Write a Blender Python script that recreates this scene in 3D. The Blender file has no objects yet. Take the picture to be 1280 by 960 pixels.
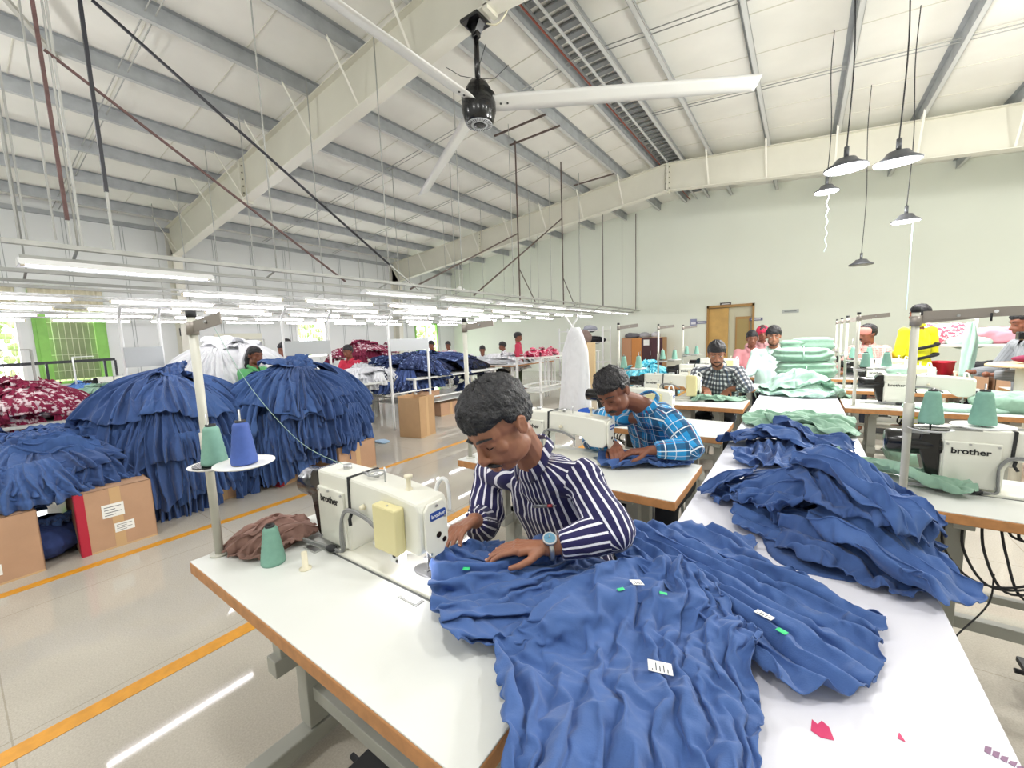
import bpy, bmesh, math, random
import numpy as np
from mathutils import Vector, Matrix
PI=math.pi
sc=bpy.context.scene; COL=sc.collection
rnd=random.Random(7)
# ------------------------------------------------------------ camera
HC=1.46; FPX=508.0
def _R(yaw,pitch,roll):
    cy,sy=math.cos(yaw),math.sin(yaw)
    fwd=np.array([-sy,cy,0.]);right=np.array([cy,sy,0.]);up=np.array([0,0,1.])
    f2=fwd*math.cos(pitch)-up*math.sin(pitch);u2=up*math.cos(pitch)+fwd*math.sin(pitch)
    r3=right*math.cos(roll)+u2*math.sin(roll);u3=u2*math.cos(roll)-right*math.sin(roll)
    return np.array([r3,-u3,f2])
CM=_R(*[math.radians(a) for a in (35.555,6.42,-1.969)])
def ray(u,v): return CM.T@np.array([(u-640)/FPX,(v-480)/FPX,1.0])
def atz(u,v,z): r=ray(u,v); p=r*(z-HC)/r[2]; return Vector((p[0],p[1],z))
def aty(u,v,y): r=ray(u,v); p=r*y/r[1]; return Vector((p[0],y,p[2]+HC))
def atx(u,v,x): r=ray(u,v); p=r*x/r[0]; return Vector((x,p[1],p[2]+HC))
cam=bpy.data.cameras.new('camera'); cam.sensor_width=36; cam.lens=FPX/1280*36; cam.clip_end=200; cam.clip_start=0.02
co=bpy.data.objects.new('camera',cam); COL.objects.link(co); sc.camera=co
co.matrix_world=Matrix(((CM[0][0],-CM[1][0],-CM[2][0],0),(CM[0][1],-CM[1][1],-CM[2][1],0),(CM[0][2],-CM[1][2],-CM[2][2],HC),(0,0,0,1)))
# ------------------------------------------------------------ noise
def _h(ix,iy,s):
    n=(ix.astype(np.int64)*374761393+iy.astype(np.int64)*668265263+s*1442695041)&0xffffffff
    n=((n^(n>>13))*1274126177)&0xffffffff
    return ((n^(n>>16))&0xffff)/65535.0
def vnoise(x,y,s=0):
    x=np.asarray(x,float);y=np.asarray(y,float)
    ix=np.floor(x);iy=np.floor(y);fx=x-ix;fy=y-iy
    fx=fx*fx*(3-2*fx);fy=fy*fy*(3-2*fy)
    a=_h(ix,iy,s);b=_h(ix+1,iy,s);c=_h(ix,iy+1,s);d=_h(ix+1,iy+1,s)
    return (a+(b-a)*fx)*(1-fy)+(c+(d-c)*fx)*fy
def fbm(x,y,s=0,o=3):
    t=0;a=.5
    for k in range(o): t=t+a*vnoise(x*2**k,y*2**k,s+k*17); a*=.5
    return t
# ------------------------------------------------------------ materials
MATS={}
def _rgb(c):
    if isinstance(c,str):
        c=c.lstrip('#'); v=[int(c[i:i+2],16)/255 for i in (0,2,4)]
        return [x/12.92 if x<=.04045 else ((x+.055)/1.055)**2.4 for x in v]
    return list(c)
def mat(name,col,rough=.5,metal=0,var=0,vscale=8,bump=0,bscale=40,emit=0,sheen=0,coat=0,trans=0,alpha=1,col2=None,spec=None):
    if name in MATS: return MATS[name]
    m=bpy.data.materials.new(name); m.use_nodes=True; nt=m.node_tree; b=nt.nodes['Principled BSDF']
    c=_rgb(col)+[1]; b.inputs['Base Color'].default_value=c; b.inputs['Roughness'].default_value=rough; b.inputs['Metallic'].default_value=metal
    if spec is not None: b.inputs['Specular IOR Level'].default_value=spec
    if sheen: b.inputs['Sheen Weight'].default_value=sheen; b.inputs['Sheen Roughness'].default_value=.5
    if coat: b.inputs['Coat Weight'].default_value=coat; b.inputs['Coat Roughness'].default_value=.08
    if trans: b.inputs['Transmission Weight'].default_value=trans
    if alpha<1: b.inputs['Alpha'].default_value=alpha
    if emit: b.inputs['Emission Color'].default_value=c; b.inputs['Emission Strength'].default_value=emit
    tc=nt.nodes.new('ShaderNodeTexCoord')
    if var or col2:
        n=nt.nodes.new('ShaderNodeTexNoise'); n.inputs['Scale'].default_value=vscale; n.inputs['Detail'].default_value=4
        nt.links.new(tc.outputs['Object'],n.inputs['Vector'])
        r=nt.nodes.new('ShaderNodeValToRGB'); r.color_ramp.elements[0].position=.35; r.color_ramp.elements[1].position=.65
        c2=_rgb(col2)+[1] if col2 else [min(1,x*(1+var)) for x in c[:3]]+[1]
        c1=c if col2 else [x*(1-var) for x in c[:3]]+[1]
        r.color_ramp.elements[0].color=c1; r.color_ramp.elements[1].color=c2
        nt.links.new(n.outputs['Fac'],r.inputs['Fac']); nt.links.new(r.outputs['Color'],b.inputs['Base Color'])
    if bump:
        n=nt.nodes.new('ShaderNodeTexNoise'); n.inputs['Scale'].default_value=bscale; n.inputs['Detail'].default_value=3
        nt.links.new(tc.outputs['Object'],n.inputs['Vector'])
        bp=nt.nodes.new('ShaderNodeBump'); bp.inputs['Strength'].default_value=bump; bp.inputs['Distance'].default_value=.01
        nt.links.new(n.outputs['Fac'],bp.inputs['Height']); nt.links.new(bp.outputs['Normal'],b.inputs['Normal'])
    MATS[name]=m; return m
def emat(name,col,s):
    if name in MATS: return MATS[name]
    m=bpy.data.materials.new(name); m.use_nodes=True; nt=m.node_tree; nt.nodes.clear()
    e=nt.nodes.new('ShaderNodeEmission'); e.inputs[0].default_value=_rgb(col)+[1]; e.inputs[1].default_value=s
    o=nt.nodes.new('ShaderNodeOutputMaterial'); nt.links.new(e.outputs[0],o.inputs[0]); MATS[name]=m; return m
# ------------------------------------------------------------ mesh builder
class MB:
    def __init__(s): s.v=[];s.f=[];s.m=[];s.mats=[];s.cur=0;s.sm=[]
    def use(s,m):
        if m not in s.mats: s.mats.append(m)
        s.cur=s.mats.index(m); return s
    def add(s,vs,fs,smooth=False):
        o=len(s.v); s.v+= [tuple(float(c) for c in p) for p in vs]
        for f in fs: s.f.append(tuple(i+o for i in f)); s.m.append(s.cur); s.sm.append(smooth)
        return s
    def box(s,a,b,bev=0,M=None):
        x0,y0,z0=[min(a[i],b[i]) for i in range(3)]; x1,y1,z1=[max(a[i],b[i]) for i in range(3)]
        if bev<=0:
            vs=[(x0,y0,z0),(x1,y0,z0),(x1,y1,z0),(x0,y1,z0),(x0,y0,z1),(x1,y0,z1),(x1,y1,z1),(x0,y1,z1)]
            fs=[(0,3,2,1),(4,5,6,7),(0,1,5,4),(1,2,6,5),(2,3,7,6),(3,0,4,7)]
            if M is not None: vs=[tuple(M@Vector(p)) for p in vs]
            return s.add(vs,fs)
        bm=bmesh.new(); bmesh.ops.create_cube(bm,size=1)
        for v in bm.verts: v.co=Vector(((x0+x1)/2+v.co.x*(x1-x0),(y0+y1)/2+v.co.y*(y1-y0),(z0+z1)/2+v.co.z*(z1-z0)))
        bev=min(bev,(x1-x0)*.49,(y1-y0)*.49,(z1-z0)*.49)
        bmesh.ops.bevel(bm,geom=bm.edges[:],offset=bev,segments=2,profile=.5,affect='EDGES')
        return s.bm(bm,M)
    def bm(s,bm,M=None,smooth=False):
        bm.verts.index_update(); vs=[(M@v.co if M is not None else v.co)[:] for v in bm.verts]
        fs=[tuple(v.index for v in f.verts) for f in bm.faces]; bm.free(); return s.add(vs,fs,smooth)
    def cyl(s,p0,p1,r0,r1=None,n=12,caps=True):
        r1=r0 if r1 is None else r1; p0=Vector(p0);p1=Vector(p1); d=(p1-p0)
        if d.length<1e-6: return s
        q=d.to_track_quat('Z','Y'); vs=[]
        for p,r in ((p0,r0),(p1,r1)):
            for k in range(n):
                a=2*PI*k/n; vs.append(p+q@Vector((math.cos(a)*r,math.sin(a)*r,0)))
        s.add(vs,[(k,(k+1)%n,n+(k+1)%n,n+k) for k in range(n)],True)
        if caps: s.add(vs,[tuple(range(n-1,-1,-1)),tuple(range(n,2*n))])
        return s
    def tube(s,pts,r,n=8,caps=True,closed=False):
        pts=[Vector(p) for p in pts]; N=len(pts); R=r if isinstance(r,(list,tuple)) else [r]*N
        vs=[]; up=Vector((0,0,1)); prev=None
        for i,p in enumerate(pts):
            t=(pts[min(i+1,N-1)]-pts[max(i-1,0)])
            if t.length<1e-9: t=Vector((0,0,1))
            t.normalize()
            if prev is None:
                a=up if abs(t.dot(up))<.95 else Vector((1,0,0)); x=t.cross(a).normalized()
            else: x=(prev-t*prev.dot(t)); x=x.normalized() if x.length>1e-6 else t.orthogonal().normalized()
            prev=x; y=t.cross(x)
            for k in range(n):
                a=2*PI*k/n; vs.append(p+(x*math.cos(a)+y*math.sin(a))*R[i])
        fs=[(i*n+k,i*n+(k+1)%n,(i+1)*n+(k+1)%n,(i+1)*n+k) for i in range(N-1) for k in range(n)]
        s.add(vs,fs,True)
        if caps: s.add(vs,[tuple(range(n-1,-1,-1)),tuple(range((N-1)*n,N*n))])
        return s
    def bar(s,p0,p1,w,h,roll=0):
        p0=Vector(p0);p1=Vector(p1);d=(p1-p0); t=d.normalized(); up=Vector((0,0,1)) if abs(t.z)<.98 else Vector((0,1,0))
        x=t.cross(up).normalized(); y=x.cross(t)
        if roll: c,q=math.cos(roll),math.sin(roll); x,y=x*c+y*q,y*c-x*q
        vs=[p+x*a*w/2+y*b*h/2 for p in (p0,p1) for a,b in ((-1,-1),(1,-1),(1,1),(-1,1))]
        return s.add(vs,[(3,2,1,0),(4,5,6,7),(0,1,5,4),(1,2,6,5),(2,3,7,6),(3,0,4,7)])
    def lathe(s,prof,c=(0,0,0),n=24,M=None,smooth=True):
        vs=[];c=Vector(c)
        for r,z in prof:
            for k in range(n):
                a=2*PI*k/n; p=Vector((r*math.cos(a),r*math.sin(a),z)); p=(M@p if M is not None else p)+c; vs.append(p)
        fs=[(i*n+k,i*n+(k+1)%n,(i+1)*n+(k+1)%n,(i+1)*n+k) for i in range(len(prof)-1) for k in range(n)]
        s.add(vs,fs,smooth)
        if prof[0][0]>1e-5: s.add(vs[:n],[tuple(range(n-1,-1,-1))])
        if prof[-1][0]>1e-5: s.add(vs[-n:],[tuple(range(n))])
        return s
    def prism(s,poly,t0,t1,ax='y',bev=0,M=None):
        """polygon (a,b) extruded along an axis: ax y -> (a,t,b); x -> (t,a,b); z -> (a,b,t)"""
        f={'y':lambda a,b,t:(a,t,b),'x':lambda a,b,t:(t,a,b),'z':lambda a,b,t:(a,b,t)}[ax]
        bm=bmesh.new(); lo=[bm.verts.new(f(a,b,t0)) for a,b in poly]; hi=[bm.verts.new(f(a,b,t1)) for a,b in poly]; n=len(poly)
        bm.faces.new(lo); bm.faces.new(hi[::-1])
        for i in range(n): bm.faces.new((lo[i],hi[i],hi[(i+1)%n],lo[(i+1)%n]))
        bmesh.ops.recalc_face_normals(bm,faces=bm.faces[:])
        if bev: bmesh.ops.bevel(bm,geom=[e for e in bm.edges if e.calc_face_angle(0)>.4],offset=bev,segments=2,profile=.5,affect='EDGES')
        return s.bm(bm,M)
    def ell(s,c,r,seg=16,ring=10,M=None):
        vs=[];c=Vector(c)
        for i in range(ring+1):
            th=PI*i/ring
            for k in range(seg):
                a=2*PI*k/seg; p=Vector((math.sin(th)*math.cos(a)*r[0],math.sin(th)*math.sin(a)*r[1],math.cos(th)*r[2])); p=(M@p if M is not None else p)+c; vs.append(p)
        return s.add(vs,[(i*seg+k,(i+1)*seg+k,(i+1)*seg+(k+1)%seg,i*seg+(k+1)%seg) for i in range(ring) for k in range(seg)],True)
    def grid(s,P,closed=False,smooth=True):
        """P array [a][b] of points"""
        A=len(P);B=len(P[0]); vs=[p for row in P for p in row]
        fs=[(i*B+j,i*B+(j+1)%B,(i+1)*B+(j+1)%B,(i+1)*B+j) for i in range(A-1) for j in range(B if closed else B-1)]
        return s.add(vs,fs,smooth)
    def build(s,name,m=None,parent=None,world=True,smooth=False,solid=0,sub=0):
        me=bpy.data.meshes.new(name)
        off=Vector((0,0,0))
        if parent is not None and world:
            p=parent
            while p is not None: off+=p.location; p=p.parent
        vs=[(x-off.x,y-off.y,z-off.z) for x,y,z in s.v]
        me.from_pydata(vs,[],s.f)
        if m is not None: me.materials.append(m)
        else:
            for k in s.mats: me.materials.append(k)
            me.polygons.foreach_set('material_index',s.m)
        me.polygons.foreach_set('use_smooth',[True]*len(s.f) if smooth else s.sm)
        bm=bmesh.new(); bm.from_mesh(me); bmesh.ops.remove_doubles(bm,verts=bm.verts,dist=1e-5)
        if solid==0: bmesh.ops.recalc_face_normals(bm,faces=bm.faces[:])
        bm.to_mesh(me); bm.free()
        o=bpy.data.objects.new(name,me); COL.objects.link(o)
        if parent is not None: o.parent=parent
        if solid: k=o.modifiers.new('s','SOLIDIFY'); k.thickness=solid; k.offset=-1
        if sub: k=o.modifiers.new('u','SUBSURF'); k.levels=sub; k.render_levels=sub
        return o
def tag(o,label=None,cat=None,group=None,kind=None):
    if label: o['label']=label
    if cat: o['category']=cat
    if group: o['group']=group
    if kind: o['kind']=kind
    return o
def thing(name,loc,label,cat,group=None,rz=0,kind=None):
    o=bpy.data.objects.new(name,None); COL.objects.link(o); o.location=loc; o.rotation_euler=(0,0,rz); o.empty_display_size=.05
    return tag(o,label,cat,group,kind)
def struct(mb,name,m=None,**k):
    o=mb.build(name,m,**k); o['kind']='structure'; return o
KIDS={}
def copy_tree(o,parent=None):
    c=o.copy(); COL.objects.link(c)
    if parent is not None: c.parent=parent
    for ch in list(o.children): copy_tree(ch,c)
    return c
def arc(c,r,a0,a1,n,ax='xz'):
    out=[]
    for k in range(n+1):
        a=a0+(a1-a0)*k/n; u,v=math.cos(a)*r,math.sin(a)*r
        out.append((c[0]+u,c[1],c[2]+v) if ax=='xz' else (c[0]+u,c[1]+v,c[2]) if ax=='xy' else (c[0],c[1]+u,c[2]+v))
    return out
def smooth_path(pts,n=6):
    pts=[Vector(p) for p in pts]; out=[]
    for i in range(len(pts)-1):
        p0=pts[max(i-1,0)];p1=pts[i];p2=pts[i+1];p3=pts[min(i+2,len(pts)-1)]
        for k in range(n):
            t=k/n; out.append(.5*((2*p1)+(p2-p0)*t+(2*p0-5*p1+4*p2-p3)*t*t+(3*p1-p0-3*p2+p3)*t**3))
    out.append(pts[-1]); return out
def text_obj(body,name,size,m,loc,rot,parent=None,ext=.0006,bold=False,shear=0,width=None):
    c=bpy.data.curves.new(name,'FONT'); c.body=body; c.size=size; c.extrude=ext; c.align_x='CENTER'; c.align_y='CENTER'; c.offset=.0012*size/.05 if bold else 0
    o=bpy.data.objects.new(name,c); dg=bpy.context.evaluated_depsgraph_get(); COL.objects.link(o)
    bpy.context.view_layer.update(); me=bpy.data.meshes.new_from_object(o.evaluated_get(bpy.context.evaluated_depsgraph_get())); 
    bpy.data.objects.remove(o); o=bpy.data.objects.new(name,me); COL.objects.link(o); me.materials.clear(); me.materials.append(m)
    if width:
        xs=[v.co.x for v in me.vertices]; w=max(xs)-min(xs)
        for v in me.vertices: v.co.x*=width/w
    o.parent=parent; o.location=loc; o.rotation_euler=rot; return o
# ------------------------------------------------------------ shared materials
WHITE_LAM=mat('white_laminate','#dcdeda',.32,var=.02,vscale=3)
WOOD_EDGE=mat('wood_edge','#b98352',.55,var=.12,vscale=30)
AISLE_TOP=mat('aisle_top','#dcdce6',.4,var=.02,vscale=4)
CREAM=mat('machine_enamel','#e6e6dc',.28,coat=.3)
CREAM2=mat('machine_enamel_warm','#ecebe0',.35)
BLACKP=mat('black_plastic','#101012',.22,coat=.2)
DARKR=mat('dark_rubber','#26272a',.6)
STEEL=mat('brushed_steel','#b9babb',.3,metal=.85)
PALEMETAL=mat('painted_pole','#c9c8bd',.4,var=.05)
WHITEMETAL=mat('white_painted_steel','#e9eaea',.4)
GREYMETAL=mat('grey_painted_steel','#a9aaa6',.5,var=.08)
YELLOWP=mat('aged_yellow_plastic','#dcd3a0',.45)
CREAMP=mat('cream_plastic','#e6dfc6',.45)
BADGE=mat('badge_blue','#2a4f9c',.3)
BADGEW=mat('badge_white','#f2f3f5',.4)
LOGO=mat('logo_ink','#17181c',.5)
BLUECLOTH=mat('blue_jersey','#3e5e98',.85,var=.06,vscale=25,bump=.12,bscale=350,sheen=.15)
BLUECLOTH2=mat('blue_jersey_deep','#38558c',.85,var=.07,vscale=20,bump=.12,bscale=300,sheen=.15)
NAVYC=mat('navy_cloth','#26386b',.9,var=.15,vscale=14)
MINT=mat('mint_cloth','#8db09c',.85,var=.05,vscale=18,bump=.1,bscale=250,sheen=.2)
MINT_PALE=mat('pale_mint_cloth','#a9cabb',.85,var=.05,vscale=18,sheen=.2)
BROWNC=mat('mauve_brown_cloth','#8a6a60',.9,var=.05,vscale=20,bump=.1,bscale=250,sheen=.1)
WHITEC=mat('white_cloth','#e9eaee',.85,var=.03,vscale=12)
MINTT=mat('mint_thread','#7dab9b',.6,var=.05,vscale=60)
BLUET=mat('blue_thread','#4560ab',.6,var=.05,vscale=60)
CARD=mat('cardboard','#b99478',.85,var=.05,vscale=6,bump=.05,bscale=60)
CARDB=mat('cardboard_shade','#a8825f',.85,var=.05,vscale=6)
REDTAPE=mat('red_tape','#b3213a',.5)
PAPER=mat('paper','#eff0ee',.7)
GREENST=mat('green_sticker','#3fcf83',.6)
INK=mat('print_ink','#5c6069',.7)
BLACKC=mat('black_cloth','#1c1d22',.9)
TUBE=emat('tube_glow','#fbf8ff',22)
def add_wave_lines(): pass
def stack_cloth(name,c1,c2,scale,thr=.5,rough=.9):
    """cloth printed in two colours, blotchy"""
    if name in MATS: return MATS[name]
    m=mat(name,c1,rough,col2=c2,vscale=scale); r=[n for n in m.node_tree.nodes if n.type=='VALTORGB'][0]
    r.color_ramp.elements[0].position=thr-.03; r.color_ramp.elements[1].position=thr+.03; return m
REDWHITE=stack_cloth('maroon_white_print','#8a1f45','#ead9df',14,.55)
REDPINK=stack_cloth('crimson_pink_print','#c22450','#f3c9d6',10,.52)
MAROON=mat('maroon_cloth','#7e2443',.9,var=.12,vscale=10)
DENIM=stack_cloth('denim_mixed','#27365f','#7f93bd',16,.6)
SKY=stack_cloth('aqua_cloth','#38a9c4','#8fd8e6',12,.5)

def crease_bump(m,scale=16,strength=.55,dist=.02):
    nt=m.node_tree; N=nt.nodes;L=nt.links; b=[n for n in N if n.type=='BSDF_PRINCIPLED'][0]
    tc=N.new('ShaderNodeTexCoord'); n=N.new('ShaderNodeTexNoise'); n.noise_type='RIDGED_MULTIFRACTAL'; n.inputs['Scale'].default_value=scale; n.inputs['Detail'].default_value=2; n.inputs['Distortion'].default_value=1.2
    mp=N.new('ShaderNodeMapping'); mp.inputs['Scale'].default_value=(1,1,.45); L.new(tc.outputs['Object'],mp.inputs[0]); L.new(mp.outputs[0],n.inputs['Vector'])
    bp=N.new('ShaderNodeBump'); bp.inputs['Strength'].default_value=strength; bp.inputs['Distance'].default_value=dist; L.new(n.outputs[0],bp.inputs['Height'])
    if b.inputs['Normal'].is_linked: L.new(b.inputs['Normal'].links[0].from_socket,bp.inputs['Normal'])
    L.new(bp.outputs[0],b.inputs['Normal'])
HEAPBLUE=mat('heap_blue_jersey','#3c5b93',.88,var=.07,vscale=9,sheen=.15); HEAPBLUE2=mat('heap_blue_jersey_deep','#334e82',.88,var=.07,vscale=9,sheen=.15)
for q in (HEAPBLUE,HEAPBLUE2,NAVYC,MAROON,DENIM,REDWHITE,REDPINK,SKY): crease_bump(q)
crease_bump(WHITEC,16,.35); 
for q in (MINT,MINT_PALE): crease_bump(q,18,.35,.015)
for q in (BLUECLOTH,BLUECLOTH2,BROWNC): crease_bump(q,22,.22,.01)
# ------------------------------------------------------------ the building
XL,XR,YF,YB=-14.2,8.24,15.0,-5.0; XRID=-2.98
def zroof(x): return 5.79-.095*abs(x-XRID)          # underside of the purlins
def floor_mat():
    m=bpy.data.materials.new('polished_terrazzo'); m.use_nodes=True; nt=m.node_tree; N=nt.nodes; L=nt.links; b=N['Principled BSDF']
    tc=N.new('ShaderNodeTexCoord')
    n1=N.new('ShaderNodeTexNoise'); n1.inputs['Scale'].default_value=150; n1.inputs['Detail'].default_value=6
    n2=N.new('ShaderNodeTexNoise'); n2.inputs['Scale'].default_value=.9; n2.inputs['Detail'].default_value=4
    vo=N.new('ShaderNodeTexVoronoi'); vo.inputs['Scale'].default_value=190
    for n in (n1,n2,vo): L.new(tc.outputs['Object'],n.inputs['Vector'])
    r1=N.new('ShaderNodeValToRGB'); r1.color_ramp.elements[0].position=.3; r1.color_ramp.elements[1].position=.7
    r1.color_ramp.elements[0].color=_rgb('#bab3a7')+[1]; r1.color_ramp.elements[1].color=_rgb('#cdc7bc')+[1]
    L.new(n1.outputs['Fac'],r1.inputs['Fac'])
    r2=N.new('ShaderNodeValToRGB'); r2.color_ramp.elements[0].position=.04; r2.color_ramp.elements[1].position=.14
    r2.color_ramp.elements[0].color=(.36,.33,.29,1); r2.color_ramp.elements[1].color=(1,1,1,1); L.new(vo.outputs['Distance'],r2.inputs['Fac'])
    mx=N.new('ShaderNodeMix'); mx.data_type='RGBA'; mx.blend_type='MULTIPLY'; mx.inputs[0].default_value=.28
    L.new(r1.outputs['Color'],mx.inputs[6]); L.new(r2.outputs['Color'],mx.inputs[7])
    r3=N.new('ShaderNodeValToRGB'); r3.color_ramp.elements[0].position=.3; r3.color_ramp.elements[1].position=.7
    r3.color_ramp.elements[0].color=(.9,.9,.9,1); r3.color_ramp.elements[1].color=(1.0,1.0,.99,1); L.new(n2.outputs['Fac'],r3.inputs['Fac'])
    m2=N.new('ShaderNodeMix'); m2.data_type='RGBA'; m2.blend_type='MULTIPLY'; m2.inputs[0].default_value=1
    L.new(mx.outputs[2],m2.inputs[6]); L.new(r3.outputs['Color'],m2.inputs[7])
    br=N.new('ShaderNodeTexBrick'); br.offset=0; br.inputs['Scale'].default_value=1; br.inputs['Brick Width'].default_value=1.2; br.inputs['Row Height'].default_value=1.2
    br.inputs['Mortar Size'].default_value=.003; br.inputs['Color1'].default_value=(1,1,1,1); br.inputs['Color2'].default_value=(1,1,1,1); br.inputs['Mortar'].default_value=(.78,.76,.72,1)
    L.new(tc.outputs['Object'],br.inputs['Vector'])
    m3=N.new('ShaderNodeMix'); m3.data_type='RGBA'; m3.blend_type='MULTIPLY'; m3.inputs[0].default_value=1
    L.new(m2.outputs[2],m3.inputs[6]); L.new(br.outputs['Color'],m3.inputs[7]); L.new(m3.outputs[2],b.inputs['Base Color'])
    rr=N.new('ShaderNodeMapRange'); rr.inputs[3].default_value=.015; rr.inputs[4].default_value=.06; L.new(n2.outputs['Fac'],rr.inputs[0]); L.new(rr.outputs[0],b.inputs['Roughness'])
    return m
b=MB(); b.box((XL,YB,-.05),(XR,YF,0)); struct(b,'floor',floor_mat())
LINE=mat('yellow_floor_paint','#dc9a2b',.45,var=.08,vscale=20)
for i,(x0,x1,w) in enumerate(((-3.93,-3.97,.075),(-2.315,-2.315,.085))):
    b=MB(); b.prism([(x0-w/2,-2),(x0+w/2,-2),(x1+w/2,14.5),(x1-w/2,14.5)],.0005,.002,'z'); o=struct(b,'floor_marking_strip',LINE)
WALLG=mat('panel_wall_white','#e3e6e6',.6,var=.02,vscale=.7)
WALLGREEN=mat('end_wall_pale_green','#e8ede2',.7,var=.015,vscale=.6)
RIBM=mat('panel_joint','#a9aeae',.6)
# wall on the window side: openings (y0,y1,z0,z1)
WINS=[(-.3,1.12,.75,2.95),(1.3,2.5,.75,3.0),(7.2,8.3,1.0,2.3),(12.5,13.9,0.0,2.3)]
b=MB(); ys=[YB]+[v for w in WINS for v in w[:2]]+[YF]
for i in range(0,len(ys),2): b.box((XL-.15,ys[i],0),(XL,ys[i+1],4.95))
for w in WINS:
    b.box((XL-.15,w[0],w[3]),(XL,w[1],4.95))
    if w[2]>0: b.box((XL-.15,w[0],0),(XL,w[1],w[2]))
struct(b,'wall_left',WALLG)
b=MB()
for k in range(-4,15):
    for dy in (0,.06):
        y=k+dy
        segs=[(0,4.7)]
        for w in WINS:
            if w[0]-.02<y<w[1]+.02: segs=[(0,w[2]),(w[3],4.7)]
        for z0,z1 in segs:
            if z1-z0>.01: b.box((XL,y-.006,z0),(XL+.008,y+.006,z1))
b.box((XL,YB,3.0),(XL+.01,-.4,3.02)); struct(b,'trim_1',RIBM)
b=MB(); b.box((XL,YF,0),(-2.62,YF+.15,6.3)); b.box((-1.25,YF,0),(XR,YF+.15,6.3)); b.box((-2.62,YF,2.3),(-1.25,YF+.15,6.3)); struct(b,'wall_end',WALLGREEN)
b=MB(); b.box((XR,YB,0),(XR+.15,YF,5.2)); struct(b,'wall_right',WALLGREEN)
b=MB(); b.box((XL,YB-.15,0),(XR,YB,6.3)); struct(b,'wall_back',WALLG)
# doors and windows
DOORF=mat('ochre_door_frame','#a9824a',.5); DOORP=mat('ochre_door_leaf','#c9a25e',.5,var=.1,vscale=3)
b=MB(); b.use(DOORF)
for x in (-2.62,-1.31): b.box((x,YF-.04,0),(x+.06,YF+.12,2.3))
b.box((-2.62,YF-.04,2.22),(-1.25,YF+.12,2.3)); b.use(mat('room_beyond','#d5d3bb',.7)); b.box((-2.56,YF+.12,0),(-1.31,YF+.16,2.22))
b.use(DOORP); b.box((-2.56,YF+.02,0),(-1.98,YF+.06,2.2)); b.use(DOORF); b.box((-1.78,YF+.06,0),(-1.36,YF+.1,1.9)); b.use(mat('olive_panel','#a5905a',.5)); b.box((-1.73,YF+.05,.1),(-1.41,YF+.09,1.82))
struct(b,'door_1')
GREENF=mat('bright_green_paint','#8ac65e',.5,var=.12,vscale=3); GRILL=mat('window_bars','#cfd2b8',.5); CURT=mat('pale_curtain','#dcd6bd',.8,var=.05,vscale=3)
GLASSD=mat('outdoor_shade','#8f9b80',.6,var=.2,vscale=3)
def window(i,w,curtain,green):
    y0,y1,z0,z1=w; b=MB(); b.use(GREENF if green else WHITEMETAL)
    for y in (y0,y1-.06): b.box((XL-.1,y,z0),(XL+.03,y+.06,z1))
    for z in (z0,z1-.06): b.box((XL-.1,y0,z),(XL+.03,y1,z+.06))
    b.use(GRILL)
    y=y0+.1
    while y<y1-.05: b.cyl((XL-.05,y,z0),(XL-.05,y,z1),.008,n=6); y+=.1
    z=z0+.3
    while z<z1: b.cyl((XL-.05,y0,z),(XL-.05,y1,z),.008,n=6); z+=.38
    if green:
        b.use(GREENF); 
        for y in (y0+.06,y1-.2): b.box((XL+.03,y,z0),(XL+.05,y+.16,z0+(z1-z0)*.72))
    struct(b,'window_%d'%i)
    if curtain:
        n=60; P=[[ (XL+.09+.02*math.sin(k*1.1),y0+(y1-y0)*k/n,z) for k in range(n+1)] for z in (z1-.55,z1+.02)]
        b=MB(); b.grid(P); o=b.build('window_curtain',CURT,solid=.003); tag(o,'short cream valance hanging over the barred window %s'%('with green shutters' if green else 'by the striped red cloth pile'),'curtain')
b=MB(); b.use(mat('olive_shutter','#8f9a76',.6,var=.1,vscale=3)); b.box((XL-.12,1.5,.85),(XL-.1,2.35,2.3)); struct(b,'window_shutter_panel')
window(1,WINS[0],1,0); window(2,WINS[1],1,1); window(3,WINS[2],0,0)
b=MB(); w=WINS[3]; b.use(GREENF)
for y in (w[0],w[1]-.08,(w[0]+w[1])/2-.03): b.box((XL-.1,y,0),(XL+.03,y+.07,2.3))
for z in (.9,2.22): b.box((XL-.1,w[0],z),(XL+.03,w[1],z+.07))
struct(b,'door_2')
# land outside the windows
b=MB(); b.box((-40,-20,-.3),(XL-.2,40,-.1)); tag(struct(b,'ground',mat('dry_grass','#a8b070',.9,var=.15,vscale=2)),kind='structure')
r=random.Random(3); b=MB(); g=mat('hedge_leaves','#b5c98a',.8,col2='#dfe0b0',vscale=5)
for k in range(1500):
    c=(XL-3.5+r.uniform(-.9,.9),r.uniform(-6,20),r.uniform(.0,3.0)); b.ell(c,(r.uniform(.06,.2),r.uniform(.06,.2),r.uniform(.06,.16)),6,4)
tag(b.build('hedge_foliage',g),'yellow green shrubbery outdoors beyond the barred windows','shrubbery',kind='stuff')
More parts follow.
